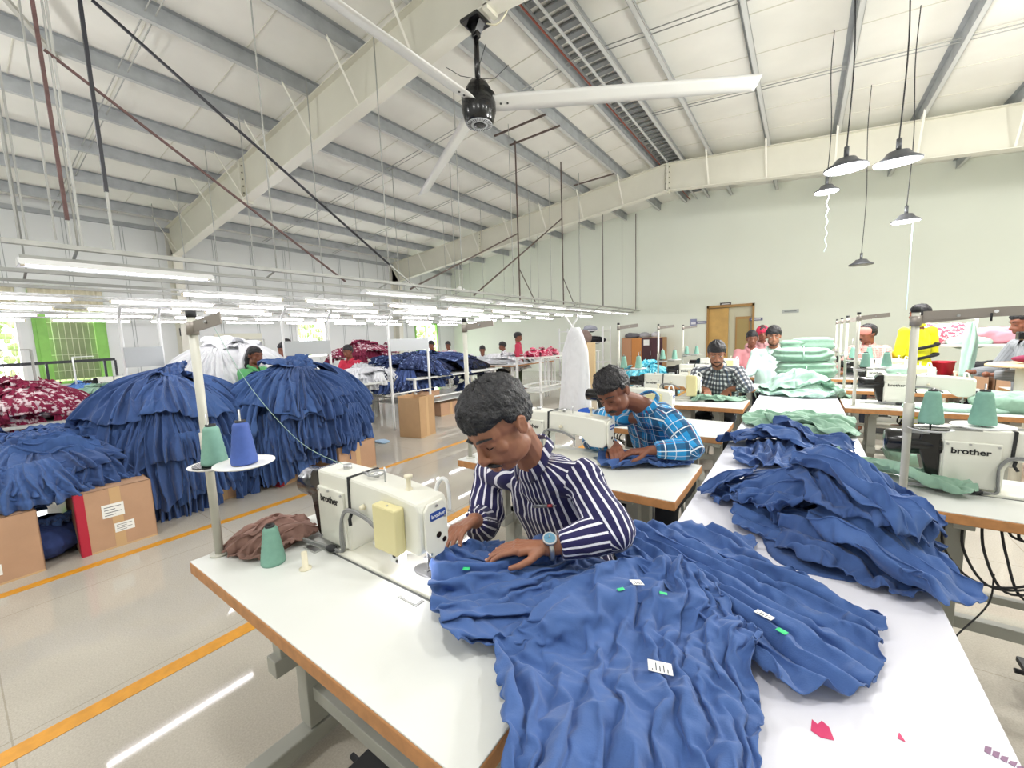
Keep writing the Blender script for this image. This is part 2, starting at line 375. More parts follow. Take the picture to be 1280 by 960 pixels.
# roof
ROOFM=mat('roof_insulation','#f0efe8',.65,var=.03,vscale=1.5,bump=.25,bscale=2.2)
b=MB()
for s in (-1,1):
    xe=XL-.3 if s<0 else XR+.3
    n=16; P=[[(XRID+(xe-XRID)*k/n,y,zroof(XRID+(xe-XRID)*k/n)+.21) for k in range(n+1)] for y in np.linspace(YB-.2,YF+.2,20)]
    b.grid(P,smooth=False)
    P=[[(p[0],p[1],p[2]+.08) for p in row] for row in P]; b.grid(P,smooth=False)
struct(b,'ceiling',ROOFM)
b=MB()
for y in np.arange(-4,15,1.0): 
    for s,xe in ((-1,XL),(1,XR)): b.bar((XRID,y,zroof(XRID)+.205),(xe,y,zroof(xe)+.205),.012,.008)
struct(b,'trim_2',mat('roof_joint','#dcdacd',.6))
PURM=mat('galvanised_purlin','#a5a9ac',.55,metal=.25,var=.1,vscale=5); PURL=mat('purlin_lip','#c6c8c6',.5)
PX=[-13.4,-12.05,-10.65,-9.3,-7.95,-6.6,-5.35,-4.15,-3.3,-2.66,-2.0,-.8,.43,1.68,2.93,4.2,5.45,6.7,7.9]
for x in PX:
    b=MB(); z=zroof(x); s=1 if x<XRID else -1
    b.use(PURM); b.box((x-.003,YB,z),(x+.003,YF,z+.205)); b.box((x-.003,YB,z+.2),(x+.065*s,YF,z+.205))
    b.use(PURL); b.box((x,YB,z),(x-.07*s,YF,z+.006)); b.box((x-.07*s,YB,z),(x-.066*s,YF,z+.022))
    struct(b,'purlin_beam')
b=MB(); b.use(PURM); b.box((XL,YB,4.62),(XL+.1,YF,4.72)); struct(b,'trim_3')
# ridge band between the two top purlins
b=MB(); b.use(mat('ridge_sheet','#8d9193',.5,metal=.3))
for k in range(90):
    y=YB+k*.22; b.box((-3.22,y,5.94),(-2.74,y+.11,5.97))
b.use(mat('red_primer','#8a4a3c',.6)); b.bar((-3.2,YB,5.83),(-3.2,YF,5.83),.02,.02); b.use(PURL); b.bar((-2.98,YB,5.8),(-2.98,YF,5.8),.03,.03)
struct(b,'trim_4')
# sag rods
b=MB(); b.use(GREYMETAL)
for y in (1.9,2.0,6.4,6.5,8.8,8.9):
    for s,xe in ((-1,XL),(1,XR)): b.cyl((XRID,y,zroof(XRID)+.08),(xe,y,zroof(xe)+.08),.008,n=5)
struct(b,'trim_5')
# rafters
RAFM=mat('rafter_cream_paint','#d6d4c6',.5,var=.04,vscale=1.2); RAFW=mat('rafter_flange_paint','#e4e2d6',.45)
def rafter(y):
    b=MB(); D=lambda x:.66+.012*abs(x-XRID)
    b.use(RAFM)
    for s,xe in ((-1,XL+.02),(1,XR-.02)):
        b.prism([(XRID,zroof(XRID)-.012),(xe,zroof(xe)-.012),(xe,zroof(xe)-D(xe)),(XRID,zroof(XRID)-D(XRID))],y-.004,y+.004,'y')
        b.use(RAFM); b.prism([(XRID,zroof(XRID)),(xe,zroof(xe)),(xe,zroof(xe)-.012),(XRID,zroof(XRID)-.012)],y-.1,y+.1,'y')
        xk=XL+.52 if s<0 else XR-.52
        b.use(RAFW); b.prism([(XRID,zroof(XRID)-D(XRID)),(xk,zroof(xk)-D(xk)),(xk,zroof(xk)-D(xk)-.014),(XRID,zroof(XRID)-D(XRID)-.014)],y-.1,y+.1,'y'); b.use(RAFM)
    for x in (-9.35,XRID,3.2):   # bolted splices
        z=zroof(x); b.box((x-.03,y-.1,z-D(x)-.06),(x+.03,y+.1,z))
        b.use(mat('bolt_grey','#77756b',.5,metal=.5))
        for k in range(5):
            for yy in (-.06,.06): b.cyl((x-.05,y+yy,z-.1-k*.13),(x+.05,y+yy,z-.1-k*.13),.014,n=6)
        b.use(RAFM)
    struct(b,'roof_beam')
    b=MB(); b.use(RAFW)
    for x in PX[:-1]:
        if abs(x-XRID)<.5: continue
        z=zroof(x)
        for dy in (-1,1):
            b.bar((x,y+dy*.09,z-D(x)+.01),(x,y+dy*.52,z+.02),.035,.006)
    struct(b,'trim_%d'%(6 if y<6 else 7))
    b=MB(); b.use(RAFW)
    for s,xw in ((1,XL),(-1,XR)):
        xi0=xw+s*.5; xi1=xw+s*.28; zt=zroof(xi0)-D(xi0)
        b.use(RAFM); b.prism([(xw,0),(xi1,0),(xi0,zt),(xw,zroof(xw)-.02)],y-.004,y+.004,'y')
        b.use(RAFW); b.prism([(xi1,0),(xi0,zt),(xi0-s*.014,zt),(xi1-s*.014,0)],y-.1,y+.1,'y'); b.box((xw,y-.1,0),(xw+s*.014,y+.1,zroof(xw)))
        b.box((xw,y-.1,zt-.02),(xi0,y+.1,zt))
        b.use(RAFM); b.prism([(xw,zroof(xw)),(xw+s*.5,zt),(xw+s*.5,zt-.01),(xw,zroof(xw)-.01)],y-.1,y+.1,'y')
    struct(b,'wall_column')
rafter(4.0); rafter(11.44)
# world light
w=bpy.data.worlds.new('daylight'); sc.world=w; w.use_nodes=True; w.node_tree.nodes['Background'].inputs[0].default_value=(.93,.97,1,1); w.node_tree.nodes['Background'].inputs[1].default_value=3.0
# ------------------------------------------------------------ overhead light rows
def light_row(x,y0,y1,z,step,lab,n_parts=True,sw=0,lit=None,gap=.06):
    """a long steel track hung from the roof, and every tube fixture on it a thing"""
    t=thing('hanging_light_track',(x,y0,z),lab,'light track','suspended steel tracks of the tube lights')
    b=MB(); b.use(GREYMETAL)
    for dx in (-.02,.02): b.bar((x+dx,y0,z+.1),(x+dx,y1,z+.1),.018,.035)
    b.bar((x-.24,y0+.1,z+.03),(x-.24,y1,z+.03),.035,.03)
    b.build('track_channel',None,t)
    y=y0+.4
    while y<y1:
        b=MB(); b.cyl((x,y,z+.11),(x,y,zroof(x)+.02),.008,n=6); b.bar((x,y,z+.11),(x-.24,y,z+.05),.02,.01); b.build('hanger_rod',GREYMETAL,t); y+=1.55 if x>-5 else 3.1
    return t
FIXPROTO={}
def tube_light(x,y,z,lab,group,parent=None,kind='f'):
    if kind not in FIXPROTO:
        t=thing('hanging_tube_light',(0,0,0),lab,'tube light',group)
        b=MB(); b.use(WHITEMETAL)
        if kind=='f':
            b.prism([(-.1,0),(-.03,.055),(.03,.055),(.1,0),(.094,0),(.026,.048),(-.026,.048),(-.094,0)],0,1.25,'y')
            for yy in (0,1.246): b.prism([(-.1,0),(-.03,.055),(.03,.055),(.1,0)],yy,yy+.004,'y')
            b.build('reflector',None,t,world=False)
        else: b.box((-.018,0,.04),(.018,1.25,.06)); b.build('batten',None,t,world=False)
        b=MB(); b.cyl((0,.04,.02),(0,1.21,.02),.0165,n=8); b.build('tube',TUBE,t,world=False)
        for yy in (.015,1.21): b=MB(); b.use(CREAMP); b.box((-.018,yy,0),(.018,yy+.025,.05),.004); b.build('lamp_holder',None,t,world=False)
        FIXPROTO[kind]=t
    else: t=copy_tree(FIXPROTO[kind])
    t.location=(x,y,z); t['label']=lab; t['group']=group
    return t
# track nearest the camera: X=-4.87
light_row(-4.85,.36,14.9,2.21,1.5,'grey steel light track running down the hall above the yellow floor line')
t0=tube_light(-4.85,.42,2.135,'lit tube light in the angled reflector above the crimson cloth pile','x')
for k in range(9):
    y=.42+k*1.5
    if k==0: continue
    if k in (1,): continue
    tube_light(-4.85,y,2.135,'lit white tube on the track over the yellow floor line','lit tubes on the nearest long track')
del t0['group']
rows=[(-6.3,.2,2.12,9),(-7.7,-.2,2.12,9),(-9.2,-.2,2.12,9),(-10.9,-.2,2.12,9),(-12.6,-.2,2.12,9)]
for i,(x,y0,z,n) in enumerate(rows):
    light_row(x,y0,14.6,z+.07,1.5,'grey steel light track over the %s row of work tables'%['second','third','fourth','fifth','window side'][i])
    for k in range(n):
        if i==0 and k==0: continue
        tube_light(x,y0+.05+k*1.56,z,'lit white tube in the bright rows over the far work tables','lit tubes over the far work tables',kind='g')
# hanging frames of rusty angle and black pipe
RUST=mat('rusty_angle','#5f4644',.7,var=.2,vscale=20); BLK=mat('black_pipe','#2b2c33',.45); BRN=mat('brown_angle','#564843',.6,var=.1,vscale=10)
def rod(name,p0,p1,w,m,lab,cat='rod',group=None,shape='bar'):
    b=MB(); (b.bar(p0,p1,w,w) if shape=='bar' else b.cyl(p0,p1,w/2,n=8)); o=b.build(name,m); tag(o,lab,cat,group); return o
XT=-4.85
def xp(u,v): return atx(u,v,XT)
p=xp(84,275); q=xp(42,0); rod('hanger_angle',(XT,p.y,p.z),(XT,p.y-.02,zroof(XT)),.024,RUST,'upright rust brown angle hanging from the roof near two crossing braces','hanger')
p=xp(133,240); rod('hanger_pipe',(XT,p.y,p.z),(XT,p.y,zroof(XT)),.026,BLK,'upright black pipe hanging beside the rust brown angle','hanger')
rod('hanger_rod',(XT,p.y,p.z),(XT,p.y,2.3),.018,GREYMETAL,'thin grey rod continuing below the upright black pipe','hanger')
rod('hanger_rod',(XT,.723,2.52),(XT,.723,2.3),.012,GREYMETAL,'thin grey rod continuing below the upright rust brown angle','hanger')
rod('diagonal_brace',xp(115,0),xp(487,331),.03,BLK,'long slanting black pipe under the near roof beam','brace',shape='cyl')
rod('diagonal_brace',xp(487,331),xp(523,362),.02,GREYMETAL,'short grey rod extending the slanting black pipe to the track','brace')
rod('diagonal_brace',xp(55,62),xp(432,352),.018,RUST,'long slanting rust brown rod below the black pipe','brace')
for (u0,v0,u1,v1,l) in ((71,25,103,310,'pale grey rod just behind the rust brown upright, taller of a pair'),(50,80,70,300,'pale grey rod just behind the rust brown upright, shorter of a pair'),(20,170,34,300,'pale grey rod hanging at the picture edge, beside the bracket'),(8,190,24,300,'pale grey rod at the picture edge, lower of its pair')):
    a=atx(u0,v0,-6.28 if u0<60 else XT); c=atx(u1,v1,a.x); rod('hanger_rod',(a.x,c.y,max(c.z,2.25)),(a.x,c.y,zroof(a.x)),.016,GREYMETAL,l,'hanger')
a=roofp=None
b=MB(); b.bar((-7.2,.82,5.36),(-8.1,1.35,5.28),.05,.05); tag(b.build('stub_arm',mat('stub_grey','#b3b2aa',.5)),'short pale grey arm bracket beneath the purlins near the black pipe','bracket')
# brown frames further down the track
def seg(name,a,c,w,m,lab): rod(name,a,c,w,m,lab,'hanging frame' if 'frame' in lab else 'rod')
for y,l in ((7.18,'nearer'),(9.1,'farther')):
    rod('hanger_angle',(XT,y,2.25),(XT,y,5.4 if y<8 else 5.6),.022,BRN,'tall dark brown upright hanging from the purlins, %s one of the pair'%('thinner' if y<8 else 'thicker'),'hanger')
    rod('diagonal_brace',(XT,y-2.95 if y<8 else y-3.4,2.25),(XT,y,3.6 if y<8 else 4.3),.022,BRN,'dark brown slanting brace rising to the %s tall upright'%('thinner' if y<8 else 'thicker'),'brace')
    rod('diagonal_brace',(XT,y+.6,2.25),(XT,y,2.9),.014,BRN,'short brown strut at the foot of the %s tall upright'%('thinner' if y<8 else 'thicker'),'brace')
def onroof(u,v,dz=-.01):
    r=ray(u,v)
    for s in (1,-1):
        t=(5.79+dz+s*.095*2.98-HC)/(r[2]-s*.095*r[0]); P=r*t
        if (s==1 and P[0]<=-2.98) or (s==-1 and P[0]>-2.98): return Vector((P[0],P[1],P[2]+HC))
for a,c,l in (((636,182),(700,157),'brown angle under the purlins with two uprights hanging from it'),((618,170),(682,143),'brown angle under the purlins, parallel to the one carrying uprights'),((717,232),(768,217),'short dark angle under the purlins near the far roof beam')):
    rod('cross_angle',onroof(*a),onroof(*c),.03,BRN,l,'angle bar')
rod('hanger_rod',(XT,11.56,2.3),(XT,11.56,5.6),.018,BRN,'thin brown upright rod before the pale green end wall, first of two','hanger')
rod('hanger_rod',(XT,14.5,2.3),(XT,14.5,5.6),.022,BRN,'dark upright rod before the pale green end wall at the track end','hanger')
# ------------------------------------------------------------ big ceiling fan
t=thing('ceiling_fan',(-3.2,4.0,4.1),'large three-blade industrial ceiling fan with black motor under the roof beam','ceiling fan')
c=Vector((-3.2,4.0,0))
b=MB(); b.use(BLACKP); b.box((-3.33,3.87,5.06),(-3.07,4.13,5.1),.01); b.box((-3.24,3.96,4.92),(-3.16,4.04,5.08),.01); b.bar((-3.3,4.0,5.07),(-3.2,4.0,4.93),.1,.01); b.bar((-3.1,4.0,5.07),(-3.2,4.0,4.93),.1,.01); b.build('mounting_bracket',None,t)
b=MB(); b.cyl((-3.2,4,4.45),(-3.2,4,5.0),.032,n=16); b.build('downrod',BLACKP,t)
b=MB(); b.use(BLACKP); b.lathe([(.04,4.47),(.1,4.44),(.15,4.36),(.15,4.3),(.2,4.29),(.2,4.12),(.165,4.0),(.15,3.985),(.001,3.985)],(c.x,c.y,0),32); m=b.build('motor_housing',None,t)
b=MB(); b.use(mat('fan_ring_grey','#b9bcbf',.4)); b.lathe([(.15,3.983),(.152,3.975),(.06,3.97),(.001,3.97)],(c.x,c.y,0),32)
b.use(BLACKP); b.lathe([(.075,3.969),(.06,3.966),(.001,3.966)],(c.x,c.y,0),24)
for k in range(30):
    a=2*PI*k/30; q=Vector((math.cos(a),math.sin(a),0)); b.bar(c+q*.1+Vector((0,0,3.971)),c+q*.145+Vector((0,0,3.974)),.006,.006)
b.build('vent_ring',None,m)
BLADE=mat('fan_blade_white','#dcdcd8',.35)
for a in (31.2,149.5,270.5):
    a=math.radians(a); q=Vector((math.cos(a),math.sin(a),0)); s=Vector((-math.sin(a),math.cos(a),0)); b=MB(); P=[]
    for r_,w in ((.15,.09),(.3,.115),(1.2,.112),(3.1,.10),(3.15,.096)):
        P.append([c+q*r_+s*w*x+Vector((0,0,4.2+z-x*.04)) for x,z in ((-1,0),(-.6,.018),(.2,.026),(1,0.004),(.2,-.004),(-.6,-.008))])
    b.grid(P,closed=True); b.add(P[-1],[tuple(range(6))]); bl=b.build('blade',BLADE,t)
    b=MB(); 
    for r_ in (.26,.34): b.cyl(c+q*r_+Vector((0,0,4.185)),c+q*r_+Vector((0,0,4.235)),.012,n=8)
    b.build('blade_bolt',DARKR,bl)
b=MB()
for k in range(4):
    a=PI/4+k*PI/2; b.tube([c+Vector((0,0,4.48)),c+Vector((math.cos(a)*.2,math.sin(a)*.2,4.5)),c+Vector((math.cos(a)*.42,math.sin(a)*.3,4.62))],.004,n=5)
b.build('guy_wire',DARKR,t)
b=MB(); b.tube(smooth_path([(-3.15,4.05,5.1),(-2.95,4.1,5.02),(-2.8,4.15,5.25),(-2.75,4.1,5.75)]),.009,n=6); b.box((-2.86,3.87,5.2),(-2.74,3.89,5.34)); b.build('wiring',CREAMP,t)
# ------------------------------------------------------------ bay lights
HB=emat('bay_lamp_glow','#ffffff',26); HBC=mat('bay_lamp_housing','#55575b',.4,metal=.3)
def bay_light(p,r,lit,lab,tilt=0,cord=None,energy=120):
    t=thing('hanging_bay_light',p,lab,'hanging lamp')
    M=Matrix.Rotation(-tilt,4,'X')
    b=MB(); b.use(HBC); b.lathe([(.03,.1),(r*.45,.09),(r*.62,.05),(r,.012),(r,-.004),(r*.93,-.004),(r*.93,0)],p,28,M); b.cyl(M@Vector((0,0,.09))+p,M@Vector((0,0,.2))+p,.02,n=10)
    b.build('housing',None,t)
    b=MB(); b.lathe([(r*.93,.0),(r*.9,-.003),(.001,-.004)],p,28,M); b.build('lamp_disc',HB if lit else GREYMETAL,t)
    zt=zroof(p.x)+.02
    b=MB(); b.tube(smooth_path(cord or [p+Vector((0,0,.18)),p+Vector((.02,0,(zt-p.z)*.4)),p+Vector((-.015,0,(zt-p.z)*.75)),Vector((p.x,p.y,zt))]),.006,n=5); b.build('cord',DARKR,t)
    return t
P1=aty(1057,211,5.2); P2=aty(1122,203,5.2); P3=aty(1033,240,7.6); P4=aty(1132,277,7.6); P5=aty(1076,331,9.5)
bay_light(P1,.17,1,'large lit bay lamp hanging on a looped black cord, paired with the brightest lamp',.0)
bay_light(P2,.17,1,'brightest lit bay lamp, tilted on a bracket with a drooping cord',-.05)
bay_light(P3,.15,1,'smaller lit bay lamp with a twisted thread dangling beneath it',0)
bay_light(P4,.15,1,'small lit bay lamp hanging low with a straight pale tape beneath',0)
bay_light(P5,.17,0,'small unlit grey bay lamp hanging against the green end wall',0)
b=MB(); b.tube([P3+Vector((.02+.014*math.sin(k*1.3),0,-.03-.035*k)) for k in range(24)],.003,n=5); tag(b.build('hanging_thread',mat('pale_blue_thread','#bfe0e6',.6)),'twisted pale thread dangling under a small lit bay lamp','thread')
b=MB(); b.bar(P4+Vector((.07,0,-.02)),P4+Vector((.07,0,-1.15)),.006,.003); tag(b.build('hanging_tape',mat('pale_blue_tape','#aee6f2',.5)),'straight pale blue tape hanging below the low bay lamp','tape')
b=MB(); q=aty(1039,350,9.0)
PB=aty(575,362,12.0)
b=MB(); b.lathe([(.02,.12),(.1,.08),(.22,-.02),(.2,-.02),(.08,.05),(.001,.06)],PB,20); b.cyl(PB+Vector((0,0,.1)),(PB.x,PB.y,zroof(PB.x)),.006,n=5); tag(b.build('pendant_shade',mat('shade_white','#f4f4f0',.4,emit=.3)),'small white dome pendant lamp far down the hall','hanging lamp')
# bay lamps added out of view to brighten the tables, walls and roof
for i,(x,y) in enumerate(((-.6,.2),(-2.6,-1.6),(2.4,1.6),(-7.4,-1.0),(6.0,10.5),(3.6,4.0),(3.9,7.5))):
    bay_light(Vector((x,y,4.35)),.27,1,'added unseen bay lamp high over the hall, %s'%['above the aisle table','behind the photographer','over the table with looped black cables','beside the barred windows','by the far wall across the hall','over the bench side tables','over the far sewing tables'][i])
for i,(x,y,z,e) in enumerate(((-.6,.2,4.3,55),(-2.6,-1.6,4.3,80),(2.4,1.6,4.3,80),(-7.4,-1.0,4.3,100),(6.0,10.5,4.3,90),(3.6,4.0,4.3,100),(3.9,7.5,4.3,100),(P1.x,P1.y,P1.z-.0,80),(P2.x,P2.y,P2.z-.0,80),(P3.x,P3.y,P3.z-.0,90),(P4.x,P4.y,P4.z+.05,60))):  # point lights of the added unseen lamps, then of the visible bay lamps
    l=bpy.data.lights.new('bay_and_added_lamp','POINT'); l.shadow_soft_size=.16; l.energy=e*1.6; l.color=(1,.985,.96); o=bpy.data.objects.new('bay_and_added_lamp',l); COL.objects.link(o); o.location=(x,y,z-.2)
# end of tracks: light from the tubes is theirs; daylight portals
for w in WINS:
    l=bpy.data.lights.new('daylight','AREA'); l.shape='RECTANGLE'; l.size=w[1]-w[0]; l.size_y=w[3]-w[2]; l.energy=110; l.color=(.93,.97,1); o=bpy.data.objects.new('daylight',l); COL.objects.link(o); o.location=(XL-.3,(w[0]+w[1])/2,(w[2]+w[3])/2); o.rotation_euler=(0,-PI/2,0)
# ------------------------------------------------------------ sewing stations
TZ=.77
LEGM=mat('stand_grey_paint','#a6a79f',.5,var=.05,vscale=6)
def make_table():
    t=thing('sewing_table',(0,0,0),'','sewing table')
    W,D=1.21,.56
    b=MB(); b.use(WOOD_EDGE); b.box((0,0,TZ-.042),(W,D,TZ-.003),.004); b.use(WHITE_LAM); b.box((.002,.002,TZ-.004),(W-.002,D-.002,TZ),.0015); b.build('table_top',None,t)
    for x in (.2,.98):
        b=MB(); b.use(LEGM); b.box((x-.035,.22,.1),(x+.035,.3,.42),.004); b.box((x-.028,.15,.4),(x+.028,.2,.71),.003); b.box((x-.028,.33,.4),(x+.028,.38,.71),.003)
        b.box((x-.03,.06,.69),(x+.03,.5,.725),.003); b.box((x-.03,.13,.36),(x+.03,.4,.42),.003); b.box((x-.035,.03,.03),(x+.035,.53,.09),.006); l=b.build('leg',None,t)
        b=MB(); b.use(DARKR)
        for y in (.06,.5): b.cyl((x,y,0),(x,y,.035),.022,n=10)
        b.build('foot',None,l)
    b=MB(); b.use(LEGM); b.box((.2,.24,.2),(.98,.28,.25),.003); b.box((.2,.24,.34),(.98,.27,.37),.003); b.build('crossbar',None,t)
    b=MB(); b.use(DARKR); b.box((.45,.1,.06),(.8,.36,.085),.006); b.cyl((.42,.26,.075),(.83,.26,.075),.01,n=8); b.cyl((.78,.3,.08),(.7,.25,.6),.006,n=6); b.build('pedal',None,t)
    b=MB(); b.use(GREYMETAL); b.box((.52,.12,.58),(.76,.3,.725),.01); b.use(BLACKP); b.box((.54,.112,.6),(.62,.122,.7)); b.build('control_box',None,t)
    b=MB(); b.use(mat('oil_pan','#5d5f5c',.5,metal=.4)); b.prism([(.33,.68),(.8,.68),(.85,.73),(.28,.73)],.28,.46,'y'); b.build('oil_pan',None,t)
    b=MB(); b.use(DARKR)
    for k in range(3):
        a=.3+k*.05; b.tube(smooth_path([(.4+k*.04,.3,.7),(.38+k*.02,.28,.62),(.5,.28,.6-k*.02),(.6+k*.03,.28,.64),(.64,.3,.7)]),.005,n=5)
    b.build('cable',None,t)
    return t
def make_machine():
    t=thing('sewing_machine',(0,0,0),'','sewing machine')
    # bed
    b=MB(); b.use(CREAM2); b.box((.12,-.022,-.004),(.605,.155,.012),.005); b.use(mat('bed_seam','#5c5f60',.6)); b.box((.112,-.028,-.002),(.612,.161,.001)); bed=b.build('bed_plate',None,t,world=False)
    b=MB(); b.use(STEEL); b.prism([(.5+.055*math.cos(a),.062+.035*math.sin(a)) for a in np.linspace(0,2*PI,21)[:-1]],.012,.0135,'z'); b.box((.47,.035,.0136),(.535,.09,.0145),.0005); b.build('needle_plate',None,bed,world=False)
    # body: column and arm as one casting
    b=MB(); b.use(CREAM)
    b.prism([(0,.008),(.178,.008),(.182,.12),(.2,.148),(.235,.156),(.40,.152),(.42,.13),(.455,.095),(.53,.095),(.545,.12),(.548,.235),(.535,.262),(.40,.276),(.2,.284),(0,.284)],.002,.112,'y',.009)
    body=b.build('machine_body',None,t,world=False)
    b=MB(); b.use(CREAM); b.box((.006,-.007,.022),(.168,.004,.226),.004); b.use(STEEL)
    for x,z in ((.016,.034),(.016,.214),(.158,.034),(.158,.214),(.08,.218)): b.cyl((x,-.011,z),(x,-.005,z),.0045,n=8)
    cover=b.build('arm_cover',None,body,world=False)
    # end plate with badge, facing +x
    b=MB(); b.use(CREAM2); b.prism([(.014,.235),(.014,.12),(.035,.085),(.078,.085),(.1,.12),(.1,.235),(.085,.255),(.03,.255)],.546,.556,'x',.003)
    b.use(BLACKP)
    for y,z,r in ((.062,.148,.0095),(.083,.125,.008)): b.cyl((.5565,y,z),(.5575,y,z),r,n=14)
    b.use(STEEL)
    for y,z in ((.03,.1),(.058,.243),(.088,.2)): b.cyl((.556,y,z),(.559,y,z),.004,n=8)
    ep=b.build('face_plate',None,t,world=False)
    b=MB(); R=.006; pts=[(.062+sx*(.03-R)+R*math.cos(a),.213+sy*(.013-R)+R*math.sin(a)) for sx,sy,a0 in ((1,1,0),(-1,1,PI/2),(-1,-1,PI),(1,-1,1.5*PI)) for a in (a0,a0+PI/4,a0+PI/2)]
    b.prism(pts,.556,.558,'x'); b.build('badge',BADGE,ep,world=False)
    text_obj('brother','badge_lettering',.017,BADGEW,(.5585,.062,.213),(PI/2,0,PI/2),ep,width=.052)
    text_obj('brother','brand_lettering',.036,LOGO,(.082,-.0078,.185),(PI/2,0,0),body,bold=True,width=.112)
    # motor
    b=MB(); b.use(BLACKP); b.lathe([(.001,0),(.046,.002),(.056,.012),(.058,.1),(.052,.165),(.06,.175)],(0,0,0),24,Matrix.Translation((-.172,.057,.195))@Matrix.Rotation(PI/2,4,'Y'))
    b.prism([(-.055,.26),(-.075,.2),(-.055,.13),(-.035,.03),(-.012,.01),(0,.01),(0,.28),(-.04,.275)],.004,.11,'y',.006); b.build('motor_housing',None,t,world=False)
    # needle bar, presser foot
    b=MB(); b.use(STEEL); b.cyl((.5,.062,.03),(.5,.062,.1),.0035,n=8); b.cyl((.5,.062,.012),(.5,.062,.034),.001,n=6); b.cyl((.5,.074,.03),(.5,.074,.1),.004,n=8)
    b.box((.493,.05,.014),(.507,.085,.017),.001); b.box((.494,.068,.016),(.506,.082,.045),.002); b.box((.485,.055,.045),(.508,.08,.056),.002); b.build('presser_foot',None,t,world=False)
    # thread guides and spool pins on the arm
    b=MB(); b.use(STEEL); b.cyl((.33,.05,.27),(.33,.05,.33),.003,n=8); b.cyl((.1,.06,.28),(.1,.06,.3),.014,n=12)
    b.tube(arc((.27,.06,.296),.028,0,2*PI,14,'xy'),.004,n=6); b.cyl((.27,.06,.28),(.27,.06,.3),.008,n=8); b.box((.2,.05,.284),(.235,.056,.292)); b.build('thread_guide',None,t,world=False)
    b=MB(); b.use(CREAMP); b.lathe([(.011,.26),(.011,.275),(.007,.28),(.007,.31),(.013,.312),(.013,.32),(.001,.32)],(.44,.055,0),14); b.build('spool_knob',None,t,world=False); b=MB(); b.use(CREAMP); b.lathe([(.01,.0),(.008,.012),(.001,.014)],(.28,-.001,.2),12,Matrix.Rotation(PI/2,4,'X')); b.build('tension_knob',None,t,world=False)
    b=MB(); b.use(WHITEMETAL); b.tube(smooth_path([(.505,.1,.25),(.508,.112,.285),(.518,.122,.3),(.533,.126,.29),(.542,.124,.25),(.544,.12,.2)]),.0065,n=8); b.build('take_up_guard',None,t,world=False)
    b=MB(); b.use(DARKR); b.prism([(.19,.16),(.2,.16),(.205,.286),(.195,.288)],-.002,.115,'y'); b.tube([(.205,0,.16),(.2,-.006,.14),(.21,-.01,.12)],.006,n=6)
    b.build('cable_strap',None,t,world=False)
    b=MB(); b.use(mat('cable_grey','#8b8c8c',.5)); 
    for d in (0,.007): b.tube(smooth_path([(.37,-.008,.13+d),(.3,-.01,.165+d),(.2,-.01,.17+d),(.163,-.013,.13+d),(.16,-.013-d,.07),(.16,-.013-d,.02),(.13,-.02,.008+d),(.06,-.03,.012+d),(-.04,-.05,.02+d),(-.12,-.03,.012+d)]),.0045,n=6)
    b.use(DARKR); b.ell((.1,-.022,.014),(.025,.016,.012),10,8); b.build('cable',None,t,world=False)
    for x in (.02,.55):
        b=MB(); b.use(GREYMETAL); b.box((x-.04,-.062,-.002),(x+.04,-.034,.002),.001); b.use(STEEL); b.box((x-.03,-.057,.002),(x+.03,-.039,.003)); b.build('hinge_plate',None,t,world=False)
    return t
def add_cover_box(t,m=YELLOWP):
    b=MB(); b.use(m); b.box((.372,-.034,.098),(.482,.002,.244),.006); b.use(STEEL); b.cyl((.43,-.02,.243),(.43,-.02,.246),.004,n=8); b.build('yellowed_cover_box',None,t,world=False)
    b=MB(); b.use(WHITEMETAL); b.box((.415,-.012,.055),(.455,.02,.1),.004); b.use(BLACKP); b.cyl((.438,-.014,.08),(.438,-.011,.08),.007,n=8); b.cyl((.45,-.014,.067),(.45,-.011,.067),.005,n=8); b.build('cutter_bracket',None,t,world=False)
def make_stand(h=.79,armlen=.2):
    t=thing('thread_stand',(0,0,0),'','thread stand')
    b=MB(); b.use(PALEMETAL); b.cyl((0,0,0),(0,0,h),.0125,n=14); b.cyl((0,0,.30),(0,0,.42),.0165,n=14); b.cyl((0,0,0),(0,0,.006),.028,n=16); b.use(DARKR); b.cyl((0,0,h),(0,0,h+.02),.014,n=12); b.build('pole',None,t,world=False)
    b=MB(); b.use(mat('arm_grey_brown','#9b948d',.45,metal=.3)); b.bar((.01,0,h-.03),(armlen,.01,h-.012),.004,.034); b.cyl((0,0,h-.055),(0,0,h-.015),.017,n=12); b.use(STEEL); b.cyl((armlen*.55,-.004,h-.02),(armlen*.55,.004,h-.02),.005,n=8); b.build('guide_arm',None,t,world=False)
    for i,(x,y,r,z) in enumerate(((.06,-.01,.064,.318),(.2,.03,.082,.335))):
        b=MB(); b.use(WHITEMETAL); b.lathe([(.001,z-.004),(r*.7,z-.004),(r,z+.004),(r,z+.007),(r*.8,z+.002),(.001,z+.002)],(x,y,0),28)
        b.use(STEEL); b.cyl((x,y,z),(x,y,z+.17),.003,n=6)
        if i==0: b.use(BLACKP); b.cyl((x,y,z+.003),(x,y,z+.008),r*.8,n=24)
        b.use(GREYMETAL); b.bar((0,0,z-.012),(x,y,z-.012),.02,.012)
        b.build('spool_disc',None,t,world=False)
    return t
def make_cone(m,r=.036,h=.125):
    t=thing('thread_cone',(0,0,0),'','thread cone')
    b=MB(); n=14; prof=[(r*.96,0),(r,.006)]+[(r-(r-.021)*k/n+(.0006 if k%2 else -.0004),.01+(h-.02)*k/n) for k in range(n+1)]+[(.016,h-.004),(.012,h-.006)]; b.lathe(prof,(0,0,0),24); b.build('thread_winding',m,t,world=False)
    b=MB(); b.use(DARKR); b.lathe([(.013,h-.02),(.0145,h+.002),(.011,h+.002),(.009,h-.02)],(0,0,0),16); b.build('cone_core',None,t,world=False)
    return t
